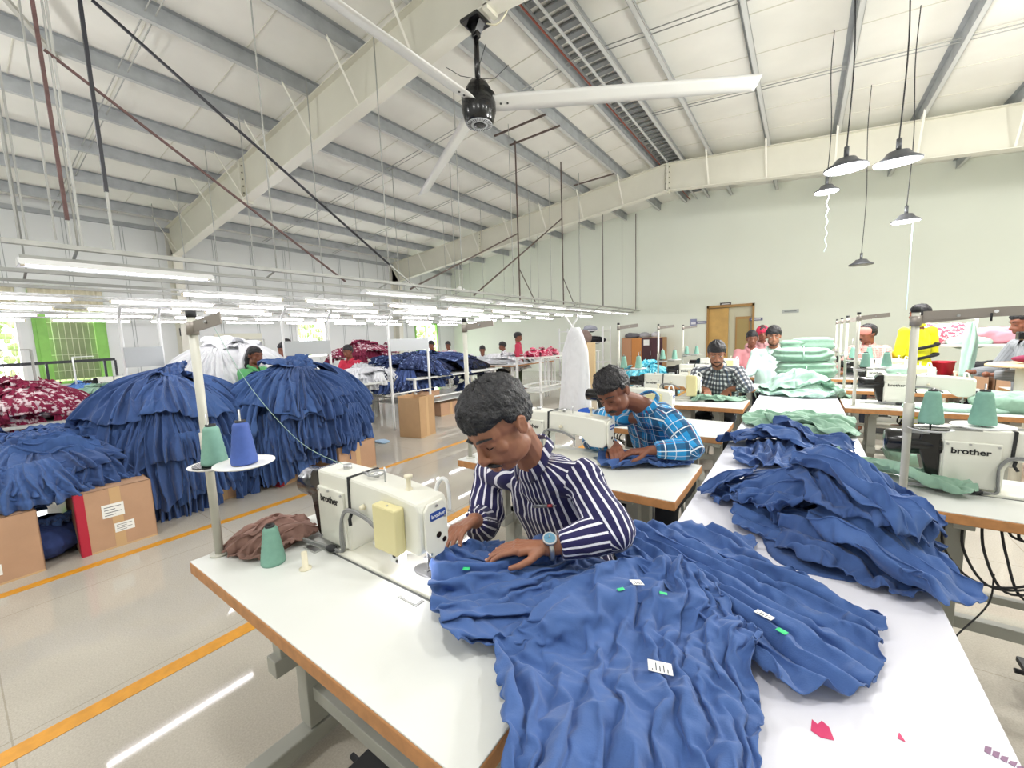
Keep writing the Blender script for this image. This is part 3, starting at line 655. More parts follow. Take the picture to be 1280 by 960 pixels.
def place(t,p,lab,rz=0,group=None,s=1):
    t.location=p; t.rotation_euler=(0,0,rz); t.scale=(s,s,s) if not isinstance(s,tuple) else s; t['label']=lab
    if group: t['group']=group
    return t
TAB=make_table(); place(TAB,(-1.61,.40,0),'white topped sewing table with wooden edge, its leg showing above the yellow floor line')
MAC=make_machine()
def table(x,y,lab,**k): return place(copy_tree(TAB),(x,y,0),lab,**k)
def machine(x,y,lab,z=TZ,**k): return place(copy_tree(MAC),(x,y,z),lab,s=(1,1,.92),**k)
machine(-1.375,1.995,'white sewing machine operated by the man in blue checks')
machine(.49,2.375,'white sewing machine with black motor and bold maker lettering beside the aisle table, no operator')
m3=machine(-1.37,4.36,'white sewing machine with cream cover before the man in black and white checks')
machine(.60,4.78,'white sewing machine with black motor on the second table across the aisle')
place(MAC,(-1.352,.712,TZ),'white sewing machine with yellowed cover box operated by the man in striped shirt',s=(.94,1,.93))
add_cover_box(MAC)
b=MB(); b.use(YELLOWP); b.box((.43,-.03,.05),(.53,.002,.28),.02); b.build('cream_cover',None,m3,world=False)
LT=[(1.68,'white sewing table where the man in blue checks works'),(2.87,'bare white sewing table behind the man in blue checks'),(4.05,'white sewing table where the man in black and white checks works'),(5.5,'white sewing table just behind the man in black and white checks'),(6.9,'white sewing table in front of the man in pale shirt, lower of two edges'),(8.0,'white sewing table right before the man in pale shirt')]
for y,l in LT: table(-1.61,y,l)
RT=[(2.085,'white sewing table with dark cables looping underneath beside the aisle table'),(4.45,'white sewing table carrying the second black motor machine across the aisle'),(5.7,'white sewing table by the man in pink shirt'),(6.9,'white sewing table behind the man in pink shirt'),(8.0,'far white sewing table across the aisle near the standing person in yellow')]
for i,(y,l) in enumerate(RT): table(.32,y,l)
for i,(x,y) in enumerate(((.60,6.0),(.6,7.2),(.6,8.3),(-1.35,5.8),(-1.35,7.2),(-1.35,3.2))): machine(x,y,['white sewing machine facing the man in pink shirt','white sewing machine half hidden behind the man in pink shirt','farthest white sewing machine across the aisle','white sewing machine behind the man in black and white checks','white sewing machine near the man in pale shirt','white sewing machine on the bare table behind the man in blue checks'][i])
# thread stands
S0=make_stand(); place(S0,(-1.575,.475,TZ),'tall cream thread stand at the corner of the striped man\'s sewing table')
p=S0.location
C0=make_cone(MINTT); place(C0,(p.x+.07,p.y-.005,TZ+.327),'mint green thread cone on the black pad of the tall cream stand')
C1=make_cone(BLUET,.036,.13); place(C1,(p.x+.2,p.y+.03,TZ+.34),'royal blue thread cone standing on the white stand disc')
c=atz(342,703,TZ); place(copy_tree(C0),(c.x,c.y,TZ),'mint green thread cone standing directly on the white table by the brown cloth')
S1=place(copy_tree(S0),(.345,2.135,TZ),'pale thread stand with long arm beside the table with black looped cables')
S1.scale=(1,1,.93)
# long guide arm of this stand
b=MB(); b.use(mat('arm_grey_brown','#9b948d')); b.bar((.02,0,.775),(.62,.02,.785),.006,.035); b.use(BADGEW)
for x in (.2,.38): b.cyl((x,-.002,.78),(x,-.004,.78),.006,n=8)
b.use(DARKR); b.cyl((.19,0,.745),(.19,0,.775),.003,n=5); b.build('long_guide_arm',None,S1,world=False)
q=S1.location
for (dx,dy,l) in ((.06,-.01,'mint thread cone on the black pad of the stand by the lettered machine'),(.2,.03,'mint thread cone on the white disc, standing before the lettered machine')):
    o=place(copy_tree(C0),(q.x+dx,q.y+dy,TZ+.345*.93),l); 
SP=[(.39,4.6,'pale thread stand with black cap across the aisle, beside the second black motor'),(.40,5.8,'pale thread stand beside the man in pink shirt'),(.42,6.95,'slim pale thread stand behind the man in pink shirt'),(.43,8.05,'farthest slim pale thread stand across the aisle')]
for x,y,l in SP: place(copy_tree(S0),(x,y,TZ),l)
q=(.39,4.6)
for dx,dy in ((.06,-.01),(.2,.03)):
    for k,(x,y) in enumerate(((.39,4.6),(.40,5.8))):
        place(copy_tree(C0),(x+dx,y+dy,TZ+.343),'mint thread cone on the %s disc of the %s'%('inner' if dx<.1 else 'outer',['black capped thread stand','thread stand by the man in pink']) if 0 else 'mint thread cone on a stand beside the man in pink shirt, %s disc, %s stand'%('inner' if dx<.1 else 'outer','nearer' if k==0 else 'farther'))
for i,(x,y) in enumerate(((-1.56,4.12),(-1.56,5.57),(-1.56,6.95))):
    place(copy_tree(S0),(x,y,TZ),'pale thread stand on the window side of the %s checked man'%'x' if 0 else ['pale thread stand to the machine side of the black and white checked man','pale thread stand behind the black and white checked man','pale thread stand near the ochre door'][i])
    for dx,dy in ((.06,-.01),(.2,.03)): place(copy_tree(C0),(x+dx,y+dy,TZ+.343),'mint thread cone on the stand %s, %s disc'%(['beside the black and white checked man','behind the black and white checked man','near the ochre door'][i],'inner' if dx<.1 else 'outer'))
# threads led from the cones
b=MB(); c1=Vector((C1.location.x,C1.location.y,C1.location.z+.13)); 
b.tube(smooth_path([(-1.465,.49,1.54),(-1.41,.56,1.33),(-1.33,.66,1.14),(-1.275,.77,1.045)]),.0008,n=4); tag(b.build('sewing_thread',MINT_PALE),'fine pale thread running down from the stand to the yellowed box machine','thread')
# spool stub and clutter on the table
t=thing('bobbin_post',atz(382,711,TZ),'small cream plastic post standing on the white table beside the mint cone','post'); c=atz(382,711,TZ)
b=MB(); b.lathe([(.018,0),(.018,.004),(.009,.006),(.0085,.055),(.001,.058)],c,16); b.build('post',CREAMP,t)
# cables bunch under the right table
b=MB(); r=random.Random(5)
for k in range(4):
    x=.50+.045*k; b.tube(smooth_path([(x,2.25,.72),(x-.02+.01*k,2.2,.6),(x+.05,2.16,.50-.012*k),(x+.16,2.16,.5+.01*k),(x+.27,2.2,.58),(x+.3,2.25,.72)]),.0045,n=6)
b.tube(smooth_path([(.62,2.2,.52),(.6,2.15,.42),(.52,2.1,.3),(.5,2.08,.27)]),.003,n=5)
tag(b.build('cable_bundle',DARKR),'bundle of dark looped cables hanging under the lettered machine\'s table','cable bundle')
# ------------------------------------------------------------ aisle table
AX0,AX1,AY0,AY1=-.35,.305,.12,6.2
t=thing('aisle_table',(0,2.8,0),'long white aisle table heaped with blue and mint garments','table')
b=MB(); b.use(AISLE_TOP); b.box((AX0,AY0,TZ-.03),(AX1,AY1,TZ),.003)
top=b.build('table_top',None,t)
b=MB(); b.use(mat('crimson_mark','#cc3a6b',.6)); c=atz(1024,911,TZ)
b.prism([(c.x-.012,c.y-.012),(c.x+.002,c.y-.018),(c.x+.02,c.y-.012),(c.x+.014,c.y+.012),(c.x+.004,c.y+.02),(c.x-.002,c.y+.008),(c.x-.01,c.y+.014)],TZ+.0003,TZ+.001,'z')
c=atz(1125,921,TZ); b.prism([(c.x-.004,c.y-.006),(c.x+.006,c.y-.008),(c.x,c.y+.009)],TZ+.0003,TZ+.001,'z')
b.use(mat('purple_smear','#8a6a86',.7)); c=atz(1252,945,TZ)
for k in range(5): b.prism([(c.x-.02+.008*k,c.y-.005-.002*k),(c.x-.014+.008*k,c.y-.008-.002*k),(c.x-.008+.008*k,c.y+.01-.004*k),(c.x-.016+.008*k,c.y+.008-.004*k)],TZ+.0003,TZ+.001,'z')
b.build('ink_stain',None,top)
b=MB(); b.use(LEGM); b.box((AX0+.03,AY0+.1,.13),(AX1-.03,AY1-.1,.15)); b.build('under_shelf',None,t)
for y in (.3,1.8,3.3,4.8,6.1):
    for x in (AX0+.06,AX1-.06):
        b=MB(); b.use(LEGM); b.box((x-.02,y-.02,0),(x+.02,y+.02,TZ-.03),.003); b.build('leg',None,t)

# small work lamp under the head of the nearest machine, and a clear bag under its arm
b=MB(); b.use(emat('needle_lamp_glow','#f3efff',18)); b.box((.47,.02,.088),(.486,.036,.092),.001); b.build('work_lamp',None,MAC,world=False)
l=bpy.data.lights.new('needle_lamp','POINT'); l.energy=.35; l.shadow_soft_size=.01; l.color=(.93,.91,1); o=bpy.data.objects.new('needle_lamp',l); COL.objects.link(o); o.location=(-1.352+.478*.94,.712+.02,TZ+.075)
# ------------------------------------------------------------ cloth heaps
class Heap:
    """height field of what already lies on a table"""
    def __init__(s,x0,x1,y0,y1,z,res=.008):
        s.x0,s.y0,s.res=x0,y0,res; s.nx=int((x1-x0)/res)+1; s.ny=int((y1-y0)/res)+1; s.z=z; s.H=np.full((s.nx,s.ny),float(z))
        s.X,s.Y=np.meshgrid(x0+np.arange(s.nx)*res,y0+np.arange(s.ny)*res,indexing='ij')
    def sample(s,x,y,F=None):
        F=s.H if F is None else F
        u=np.clip((x-s.x0)/s.res,0,s.nx-1.001); v=np.clip((y-s.y0)/s.res,0,s.ny-1.001); i=u.astype(int); j=v.astype(int); a=u-i;b=v-j
        return F[i,j]*(1-a)*(1-b)+F[i+1,j]*a*(1-b)+F[i,j+1]*(1-a)*b+F[i+1,j+1]*a*b
    def blur(s,n=3,it=3):
        F=s.H.copy()
        for _ in range(it):
            for ax in (0,1):
                G=F.copy()
                for k in range(1,n+1): G+=np.roll(F,k,ax)+np.roll(F,-k,ax)
                F=G/(2*n+1)
        return np.maximum(F,s.H)
    def envelope(s,n=3,b=3,it=2):
        F=s.H.copy()
        for ax in (0,1):
            G=F.copy()
            for k in range(1,n+1): G=np.maximum(G,np.maximum(np.roll(F,k,ax),np.roll(F,-k,ax)))
            F=G
        for _ in range(it):
            for ax in (0,1):
                G=F.copy()
                for k in range(1,b+1): G+=np.roll(F,k,ax)+np.roll(F,-k,ax)
                F=G/(2*b+1)
        return F
def closed_smooth(P,n=5):
    N=len(P); out=[]
    for i in range(N):
        p0,p1,p2,p3=[np.array(P[(i+k-1)%N],float) for k in range(4)]
        for k in range(n):
            t=k/n; out.append(.5*((2*p1)+(p2-p0)*t+(2*p0-5*p1+4*p2-p3)*t*t+(3*p1-p0-3*p2+p3)*t**3))
    return np.array(out)
def sdist(X,Y,P):
    d=np.full(X.shape,1e9); ins=np.zeros(X.shape,bool); N=len(P); nx=np.zeros(X.shape);ny=np.zeros(X.shape)
    for i in range(N):
        ax,ay=P[i];bx,by=P[(i+1)%N]; ex,ey=bx-ax,by-ay; L=ex*ex+ey*ey+1e-12
        t=np.clip(((X-ax)*ex+(Y-ay)*ey)/L,0,1); qx=ax+t*ex;qy=ay+t*ey; D=np.hypot(X-qx,Y-qy); m=D<d
        d=np.where(m,D,d); nx=np.where(m,qx,nx); ny=np.where(m,qy,ny)
        c=((ay>Y)!=(by>Y)); 
        if c.any():
            xi=ax+(Y-ay)*ex/(ey if abs(ey)>1e-12 else 1e-12); ins^=c&(X<xi)
    return np.where(ins,d,-d),nx,ny
def wrinkles(X,Y,P,guides,n,w,h,L,rs,wob=.5):
    """sum of curved fold ridges that follow the guide strokes"""
    F=np.zeros(X.shape); G=np.zeros(X.shape); pts=[];tan=[]
    for g in guides:
        g=np.array([(p[0],p[1]) for p in g],float)
        for i in range(len(g)-1):
            m=(g[i]+g[i+1])/2; t=g[i+1]-g[i]; l=np.linalg.norm(t)
            if l>1e-6: pts.append(m);tan.append(t/l)
    pts=np.array(pts);tan=np.array(tan)
    def flow(p):
        q=((pts-p)**2).sum(1)+1e-4; wt=1/q**1.3; v=(tan*wt[:,None]).sum(0); return v/(np.linalg.norm(v)+1e-9)
    lo=P.min(0);hi=P.max(0); x0,y0=X[0,0],Y[0,0]; r=X[1,0]-X[0,0]
    for k in range(n):
        c=lo+(hi-lo)*rs.rand(2); ww=w*(.5+1.1*rs.rand()); hh=h*(.35+.9*rs.rand()); LL=L*(.4+1.0*rs.rand())
        a0=rs.randn()*.18*wob; path=[c]
        for sg in (1,-1):
            p=c.copy(); cur=0; seg=[]
            for q in range(max(2,int(LL/2/(ww*.7)))):
                v=flow(p); a=a0+cur; cur+=rs.randn()*.07*wob; v=np.array([v[0]*math.cos(a)-v[1]*math.sin(a),v[0]*math.sin(a)+v[1]*math.cos(a)]); p=p+sg*v*ww*.7; seg.append(p.copy())
            path=(path+seg) if sg==1 else (seg[::-1]+path)
        path=np.array(path); N=len(path)
        i0=max(0,int((path[:,0].min()-2.4*ww-x0)/r));i1=min(X.shape[0],int((path[:,0].max()+2.4*ww-x0)/r)+1)
        j0=max(0,int((path[:,1].min()-2.4*ww-y0)/r));j1=min(X.shape[1],int((path[:,1].max()+2.4*ww-y0)/r)+1)
        if i1<=i0 or j1<=j0: continue
        XX=X[i0:i1,j0:j1];YY=Y[i0:i1,j0:j1]; B=np.zeros(XX.shape)
        for i in range(N-1):
            ax,ay=path[i];ex,ey=path[i+1]-path[i]; t=np.clip(((XX-ax)*ex+(YY-ay)*ey)/(ex*ex+ey*ey+1e-12),0,1)
            d=np.hypot(XX-ax-t*ex,YY-ay-t*ey)/ww; f=(i+t)/(N-1); B=np.maximum(B,np.sin(PI*np.clip(f,0.01,.99))**.7*np.exp(-np.abs(d)**1.7))
        if k%4==3: F[i0:i1,j0:j1]-=.6*hh*B
        else:
            G[i0:i1,j0:j1]=np.maximum(G[i0:i1,j0:j1],hh*B); F[i0:i1,j0:j1]+=.45*hh*B
    return F+.8*G
def crumple(X,Y,s,sc=7.0,ang=0.0,st=2.0,o=3):
    u=(X*math.cos(ang)+Y*math.sin(ang))*sc/st; v=(-X*math.sin(ang)+Y*math.cos(ang))*sc
    u=u+1.3*(fbm(u*.9+9,v*.9,s+3,2)-.4); v=v+1.3*(fbm(u*.9,v*.9+5,s+7,2)-.4)
    t=0;a=1.
    for k in range(o): t=t+a*(1-np.abs(2*vnoise(u*2**k,v*2**k,s+k*13)-1))**1.5; a*=.5
    return t/1.65-.5
def cloth(name,heap,outline,m,guides,lab,thick=.008,dome=.02,dw=.12,n=70,w=.016,h=.012,L=.25,edge=.018,seed=1,res=.006,jit=.006,parent=None,tip=None,folds=(),write=True,group=None,cat='garment',wob=.6,tilt=None,cr=0,crs=7.,cra=0.,crst=2.,cap=.15,sharp=.006,cov=1.15,cov2=1.0):
    rs=np.random.RandomState(seed); P=closed_smooth(outline,6); c=P.mean(0)
    ang=np.arange(len(P)); P=P+np.stack([(vnoise(ang*.7,ang*0+seed,seed)-.5)*2*jit,(vnoise(ang*.7+50,ang*0+seed,seed)-.5)*2*jit],1)
    lo=P.min(0)-.02;hi=P.max(0)+.02
    X,Y=np.meshgrid(np.arange(lo[0],hi[0],res),np.arange(lo[1],hi[1],res),indexing='ij')
    d,qx,qy=sdist(X,Y,P); mask=d>-res*1.45
    env=heap.sample(X,Y,heap.envelope()); raw=heap.sample(X,Y); q_=np.clip(np.maximum(d,0)/.03,0,1); under=raw*(1-q_)+np.maximum(env,raw)*q_
    area=abs(np.sum(P[:,0]*np.roll(P[:,1],-1)-np.roll(P[:,0],-1)*P[:,1]))/2
    F=wrinkles(X,Y,P,guides or [[lo,hi]],max(4,int(cov*1.9*area/(L*1.6*w))),w,h*1.15,L,rs,wob)
    F=F+wrinkles(X,Y,P,guides or [[lo,hi]],min(160,max(6,int(cov2*1.9*area/(L*.6*.9*w)))),w*.55,h*.34,L*.6,rs,wob*1.6)
    for path,fw,fh in folds:
        pp=[Vector((p[0],p[1],0)) for p in path]; pp=smooth_path(pp,5); B=np.zeros(X.shape); N=len(pp)
        for i in range(N-1):
            ex,ey=pp[i+1].x-pp[i].x,pp[i+1].y-pp[i].y; t=np.clip(((X-pp[i].x)*ex+(Y-pp[i].y)*ey)/(ex*ex+ey*ey+1e-12),0,1)
            d_=np.hypot(X-pp[i].x-t*ex,Y-pp[i].y-t*ey)/fw; f=(i+t)/(N-1); B=np.maximum(B,np.sin(PI*np.clip(f,.03,.97))**.5*np.exp(-d_**1.7))
        F=np.maximum(F,fh*B)+.3*fh*B
    F=F+(fbm(X*9,Y*9,seed,3)-.45)*h*1.2
    if cr: F=F+cr*crumple(X,Y,seed,crs,cra,crst)
    dp=np.maximum(d,0)
    body=thick+dome*(1-np.exp(-(dp/dw)**2))
    if tilt is not None: body=body+tilt(X,Y)*(1-np.exp(-dp/.03))
    e=np.sqrt(np.clip(dp/edge,0,1)*(2-np.clip(dp/edge,0,1)))
    bz=under+body*e-heap.z
    if cap: bz=np.where(bz>cap,cap+(bz-cap)*.3,bz)
    Z=heap.z+bz+.0008+np.maximum(F,-body*.75)*e
    sp=sharp*(crumple(X,Y,seed+3,26,cra,1.8,2)); Z=Z+sp*e
    Z=np.maximum(Z,raw+.0015*np.clip(dp/.004,0,1)+.0003)
    out=d<res*.35; X2=np.where(out,qx,X);Y2=np.where(out,qy,Y)
    idx=-np.ones(X.shape,int); idx[mask]=np.arange(mask.sum())
    V=np.stack([X2[mask],Y2[mask],Z[mask]],1)
    q=mask[:-1,:-1]&mask[1:,:-1]&mask[1:,1:]&mask[:-1,1:]
    Fc=np.stack([idx[:-1,:-1][q],idx[1:,:-1][q],idx[1:,1:][q],idx[:-1,1:][q]],1)
    me=bpy.data.meshes.new(name); off=parent.location if parent else Vector((0,0,0))
    V=V-np.array(off[:]); me.from_pydata(V.tolist(),[],Fc.tolist()); me.materials.append(m); me.polygons.foreach_set('use_smooth',[True]*len(me.polygons))
    o=bpy.data.objects.new(name,me); COL.objects.link(o); o.parent=parent
    k=o.modifiers.new('s','SOLIDIFY'); k.thickness=.0022; k.offset=-1
    if lab: tag(o,lab,cat,group)
    if write:
        HX,HY=heap.X,heap.Y; i0=max(0,int((lo[0]-heap.x0)/heap.res));i1=min(heap.nx,int((hi[0]-heap.x0)/heap.res)+2);j0=max(0,int((lo[1]-heap.y0)/heap.res));j1=min(heap.ny,int((hi[1]-heap.y0)/heap.res)+2)
        HX=HX[i0:i1,j0:j1];HY=HY[i0:i1,j0:j1]
        u=np.clip(((HX-X[0,0])/res),0,X.shape[0]-1.001);v=np.clip(((HY-Y[0,0])/res),0,X.shape[1]-1.001); a=Z[u.round().astype(int),v.round().astype(int)]; mm=mask[u.round().astype(int),v.round().astype(int)]&(HX>=X[0,0])&(HX<=X[-1,0])&(HY>=Y[0,0])&(HY<=Y[0,-1])
        heap.H[i0:i1,j0:j1]=np.where(mm,np.maximum(heap.H[i0:i1,j0:j1],a),heap.H[i0:i1,j0:j1])
    return o
SIMC=[]
def pre_collide(o,th=.004,fr=14):
    o.modifiers.new('c','COLLISION'); o.collision.thickness_outer=th; o.collision.thickness_inner=.02; o.collision.cloth_friction=fr; SIMC.append(o)
def end_collide():
    for o in SIMC:
        for m in list(o.modifiers):
            if m.type=='COLLISION': o.modifiers.remove(m)
    SIMC.clear(); sc.frame_set(1)
def run_cloth(o,frames,pin=None,self_d=.003,dist=.004,bend=.35,q=7):
    c=o.modifiers.new('cl','CLOTH'); s=c.settings; s.quality=q; s.mass=.3; s.tension_stiffness=60; s.compression_stiffness=60; s.shear_stiffness=20; s.bending_stiffness=bend
    s.tension_damping=15;s.compression_damping=15;s.shear_damping=15;s.bending_damping=1; s.air_damping=2
    if pin: s.vertex_group_mass=pin
    k=c.collision_settings; k.distance_min=dist; k.use_self_collision=True; k.self_distance_min=self_d; k.self_friction=8; k.friction=18; k.collision_quality=3
    c.point_cache.frame_start=1; c.point_cache.frame_end=frames+2
    for f in range(1,frames+1): sc.frame_set(f)
    e=o.evaluated_get(bpy.context.evaluated_depsgraph_get()); n=len(e.data.vertices); a=np.zeros(n*3); e.data.vertices.foreach_get('co',a)
    o.modifiers.remove(c)
    if np.isfinite(a).all(): o.data.vertices.foreach_set('co',a)
    o.data.update(); sc.frame_set(1); return a.reshape(-1,3)
def grid_mesh(name,V,F,m):
    me=bpy.data.meshes.new(name); me.from_pydata(V.tolist(),[],F.tolist()); me.materials.append(m)
    bm=bmesh.new(); bm.from_mesh(me); bmesh.ops.delete(bm,geom=[v for v in bm.verts if not v.link_faces],context='VERTS'); bm.to_mesh(me); bm.free()
    me.polygons.foreach_set('use_smooth',[True]*len(me.polygons)); o=bpy.data.objects.new(name,me); COL.objects.link(o); return o
def drop(name,heap,outline,along,m,lab,A=.03,lam=.05,res=.0115,seed=1,stretch=1.5,frames=22,scale=1.06,group=None,cat='garment',lift=.012,warp=1.0,sub=1,settle=True,fit=False):
    """a garment, gathered in folds that run along a direction, let fall onto what lies below"""
    P=closed_smooth(outline,5); c=P.mean(0); P=c+(P-c)*scale; d=np.array(along,float); d/=np.linalg.norm(d); ca,sa=d[1],-d[0]
    U=P[:,0]*ca+P[:,1]*sa; V=-P[:,0]*sa+P[:,1]*ca; Q=np.stack([U,V],1)
    du=res/stretch; uu,vv=np.meshgrid(np.arange(U.min()-du,U.max()+2*du,du),np.arange(V.min()-res,V.max()+2*res,res),indexing='ij')
    dd,qx,qy=sdist(uu,vv,Q); M=dd>-res*.7; o_=M&(dd<du*.5); uu=np.where(o_,qx,uu); vv=np.where(o_,qy,vv)
    ph=uu/lam*2*PI+warp*(2.2*(fbm(uu*6,vv*3,seed)-.45)*2.2+.55*np.sin(vv*7+seed)); amp=A*(.5+.95*vnoise(uu*9+3,vv*4,seed+4))
    du2=.2*amp*np.sin(2*ph); X=(uu+du2)*ca-vv*sa; Y=(uu+du2)*sa+vv*ca; env=heap.envelope(3,2,1)
    Z=heap.sample(X,Y,env)+lift+amp*(1+np.sin(ph))*.5+.004*(fbm(uu*30,vv*30,seed+9)-.45)
    idx=-np.ones(M.shape,int); idx[M]=np.arange(M.sum()); q=M[:-1,:-1]&M[1:,:-1]&M[1:,1:]&M[:-1,1:]
    F=np.stack([idx[:-1,:-1][q],idx[1:,:-1][q],idx[1:,1:][q],idx[:-1,1:][q]],1)
    o=grid_mesh(name,np.stack([X[M],Y[M],Z[M]],1),F,m); a=run_cloth(o,frames)
    if fit:
        x2=a[:,0]*ca+a[:,1]*sa; y2=-a[:,0]*sa+a[:,1]*ca; q0=np.percentile(x2,[1.5,98.5]); q1=np.percentile(y2,[1.5,98.5]); t0=Q.min(0); t1=Q.max(0)
        x2=t0[0]+(x2-q0[0])*(t1[0]-t0[0])/(q0[1]-q0[0]); y2=t0[1]+(y2-q1[0])*(t1[1]-t0[1])/(q1[1]-q1[0]); a[:,0]=x2*ca-y2*sa; a[:,1]=x2*sa+y2*ca
        o.data.vertices.foreach_set('co',a.ravel()); o.data.update()
    DROPS.append((o.data,a.mean(0)))
    if sub: k=o.modifiers.new('u','SUBSURF'); k.levels=sub; k.render_levels=sub
    k=o.modifiers.new('s','SOLIDIFY'); k.thickness=.0016; k.offset=0
    i=np.clip(((a[:,0]-heap.x0)/heap.res).round().astype(int),1,heap.nx-2); j=np.clip(((a[:,1]-heap.y0)/heap.res).round().astype(int),1,heap.ny-2)
    for di in (-1,0,1):
        for dj in (-1,0,1): np.maximum.at(heap.H,(i+di,j+dj),a[:,2])
    if settle:
        c=bpy.data.objects.new('t',o.data); COL.objects.link(c); pre_collide(c,.004,16); TMPC.append(c)
    return tag(o,lab,cat,group)
TMPC=[]; DROPS=[]
def blob(cx,cy,lx,ly,ang,seed,j=.16):
    r=random.Random(seed); out=[]
    for k in range(10):
        a=2*PI*k/10; f=1+r.uniform(-j,j); ex=math.copysign(abs(math.cos(a))**.8,math.cos(a)); ey=math.copysign(abs(math.sin(a))**.8,math.sin(a)); x,y=lx*ex*f,ly*ey*f
        out.append((cx+x*math.cos(ang)-y*math.sin(ang),cy+x*math.sin(ang)+y*math.cos(ang)))
    return out
def pz(pts,z=TZ): return [tuple(atz(u,v,z)[:2]) for u,v in pts]
def dirp(a,b): p,q=atz(*a,TZ),atz(*b,TZ); return (q.x-p.x,q.y-p.y)
def aim(ang): return (math.cos(ang),math.sin(ang))
# the surfaces garments fall on
b=MB()
b.box((-1.61,.40,TZ-.06),(-.40,.96,TZ)); b.box((AX0,AY0,TZ-.06),(AX1,AY1,TZ)); b.box((-.41,.42,TZ-.06),(-.34,.94,TZ-.004))
for y in (1.68,4.05): b.box((-1.61,y,TZ-.06),(-.40,y+.56,TZ))
b.box((.32,2.085,TZ-.06),(1.53,2.645,TZ)); tab=b.build('t'); pre_collide(tab)
TH=Heap(-1.75,1.6,.05,6.0,TZ)
g1=drop('blue_garment',TH,pz([(546,716),(562,702),(590,705),(620,700),(655,702),(700,704),(745,702),(790,710),(786,735),(755,760),(715,785),(680,810),(650,826),(620,833),(589,840),(570,812),(556,785),(549,750)]),dirp((575,790),(760,715)),BLUECLOTH,'blue garment being sewn under the hands of the man in striped shirt',A=.024,lam=.042,res=.0092,seed=4,stretch=1.4,scale=1.0,fit=True)
g3=drop('blue_garment',TH,pz([(772,700),(790,672),(815,664),(860,664),(905,668),(935,692),(975,716),(1018,742),(1050,766),(1073,762),(1090,792),(1090,818),(1072,848),(1040,856),(1000,857),(965,845),(935,822),(900,800),(860,775),(820,748),(785,728)],TZ+.01),dirp((810,695),(1040,820)),BLUECLOTH,'blue garment with white care label and green sticker lying across the aisle table',A=.028,lam=.042,res=.0095,seed=9,scale=1.0,fit=True)
g2=drop('blue_garment',TH,pz([(655,815),(690,785),(725,757),(765,735),(805,722),(850,728),(885,745),(893,775),(922,795),(940,828),(941,865),(928,905),(915,940),(905,985),(880,1040),(800,1070),(700,1070),(585,1050),(592,960),(615,912),(610,882),(628,858),(640,835)],TZ+.02),dirp((775,745),(755,1000)),BLUECLOTH,'large blue garment with white brand label drooping over the near end of the aisle table',A=.03,lam=.044,res=.0095,seed=21,scale=1.0,fit=True)
# high heap: inner layers then loose garments
heapg='blue garments in the high heap on the aisle table'; hl='blue garment within the high crumpled heap on the aisle table'
pa=pz([(960,690),(1000,715),(1050,725),(1090,728)])+[(.25,1.55),(.23,1.7),(.17,1.85),(.08,1.92),(-.06,1.92),(-.12,1.85),(-.12,1.72)]
core=cloth('blue_garment',TH,pa,BLUECLOTH2,[[(-.2,1.7),(.1,1.6),(.4,1.5)]],hl,thick=.012,dome=.02,dw=.12,w=.02,h=.012,seed=31,res=.01,group=heapg,edge=.05,cap=.13); pre_collide(core)
for k,(cx,cy,lx,ly,an,fa) in enumerate(((.02,1.60,.22,.13,-.45,-.5),(.16,1.52,.2,.12,-.3,-.3),(-.08,1.80,.19,.13,-.7,-.9),(.15,1.74,.2,.13,-.9,-.7),(.24,1.49,.17,.09,-.25,-.3),(.07,1.80,.2,.13,-.8,-.6),(-.02,1.70,.18,.12,-.6,-.5),(.14,1.62,.18,.12,-1.0,-1.1),(.18,1.60,.16,.10,-.6,-.7),(-.24,1.80,.10,.06,.5,.6))):
    drop('blue_garment',TH,blob(cx,cy,lx,ly,an,200+k),aim(fa),BLUECLOTH if k%2==0 else BLUECLOTH2,hl if k!=9 else 'blue garment tip poking out of the high heap towards the bare table',A=.04,lam=.05,res=.0115,seed=210+k,group=heapg if k!=9 else None,frames=16,warp=2.4,stretch=1.75,scale=1.2)
hl2='blue garment in the lower heap between the high heap and the mint pile'; hg2='blue garments in the lower heap'
core=cloth('blue_garment',TH,[(-.26,2.85),(-.22,2.62),(-.16,2.45),(-.05,2.4),(.05,2.5),(.08,2.7),(.12,2.86),(.0,2.95),(-.16,2.96)],BLUECLOTH2,[[(-.3,2.9),(-.05,2.35)]],hl2,thick=.01,dome=.03,dw=.1,w=.02,h=.012,seed=41,res=.011,group=hg2,edge=.04); pre_collide(core)
for k,(cx,cy,lx,ly,an,fa) in enumerate(((-.12,2.52,.24,.11,1.35,1.5),(-.2,2.78,.18,.13,.9,1.0),(.02,2.78,.2,.15,-.3,-.2),(.08,2.84,.18,.1,-.4,-.4))):
    drop('blue_garment',TH,blob(cx,cy,lx,ly,an,230+k),aim(fa),BLUECLOTH if k%2==0 else BLUECLOTH2,hl2,A=.045,lam=.055,res=.0135,seed=240+k,group=hg2,frames=16,warp=2.3,stretch=1.75,scale=1.2)
for k,(cx,cy,lx,ly,an,fa,l) in enumerate(((-.02,3.5,.31,.25,.2,.3,'mint garment spread loosely just behind the lower blue heap'),(.05,3.38,.26,.16,-.3,-.2,'mint garment lying on top of the spread mint garment'),(.33,2.46,.27,.09,-.55,-.5,'small mint garment trailing from the aisle table onto the lettered machine\'s table'))):
    drop('mint_garment',TH,blob(cx,cy,lx,ly,an,250+k),aim(fa),MINT,l,A=.04,lam=.06,res=.015 if k<2 else .0125,seed=260+k,frames=16,warp=2.2,stretch=1.7,scale=1.2)
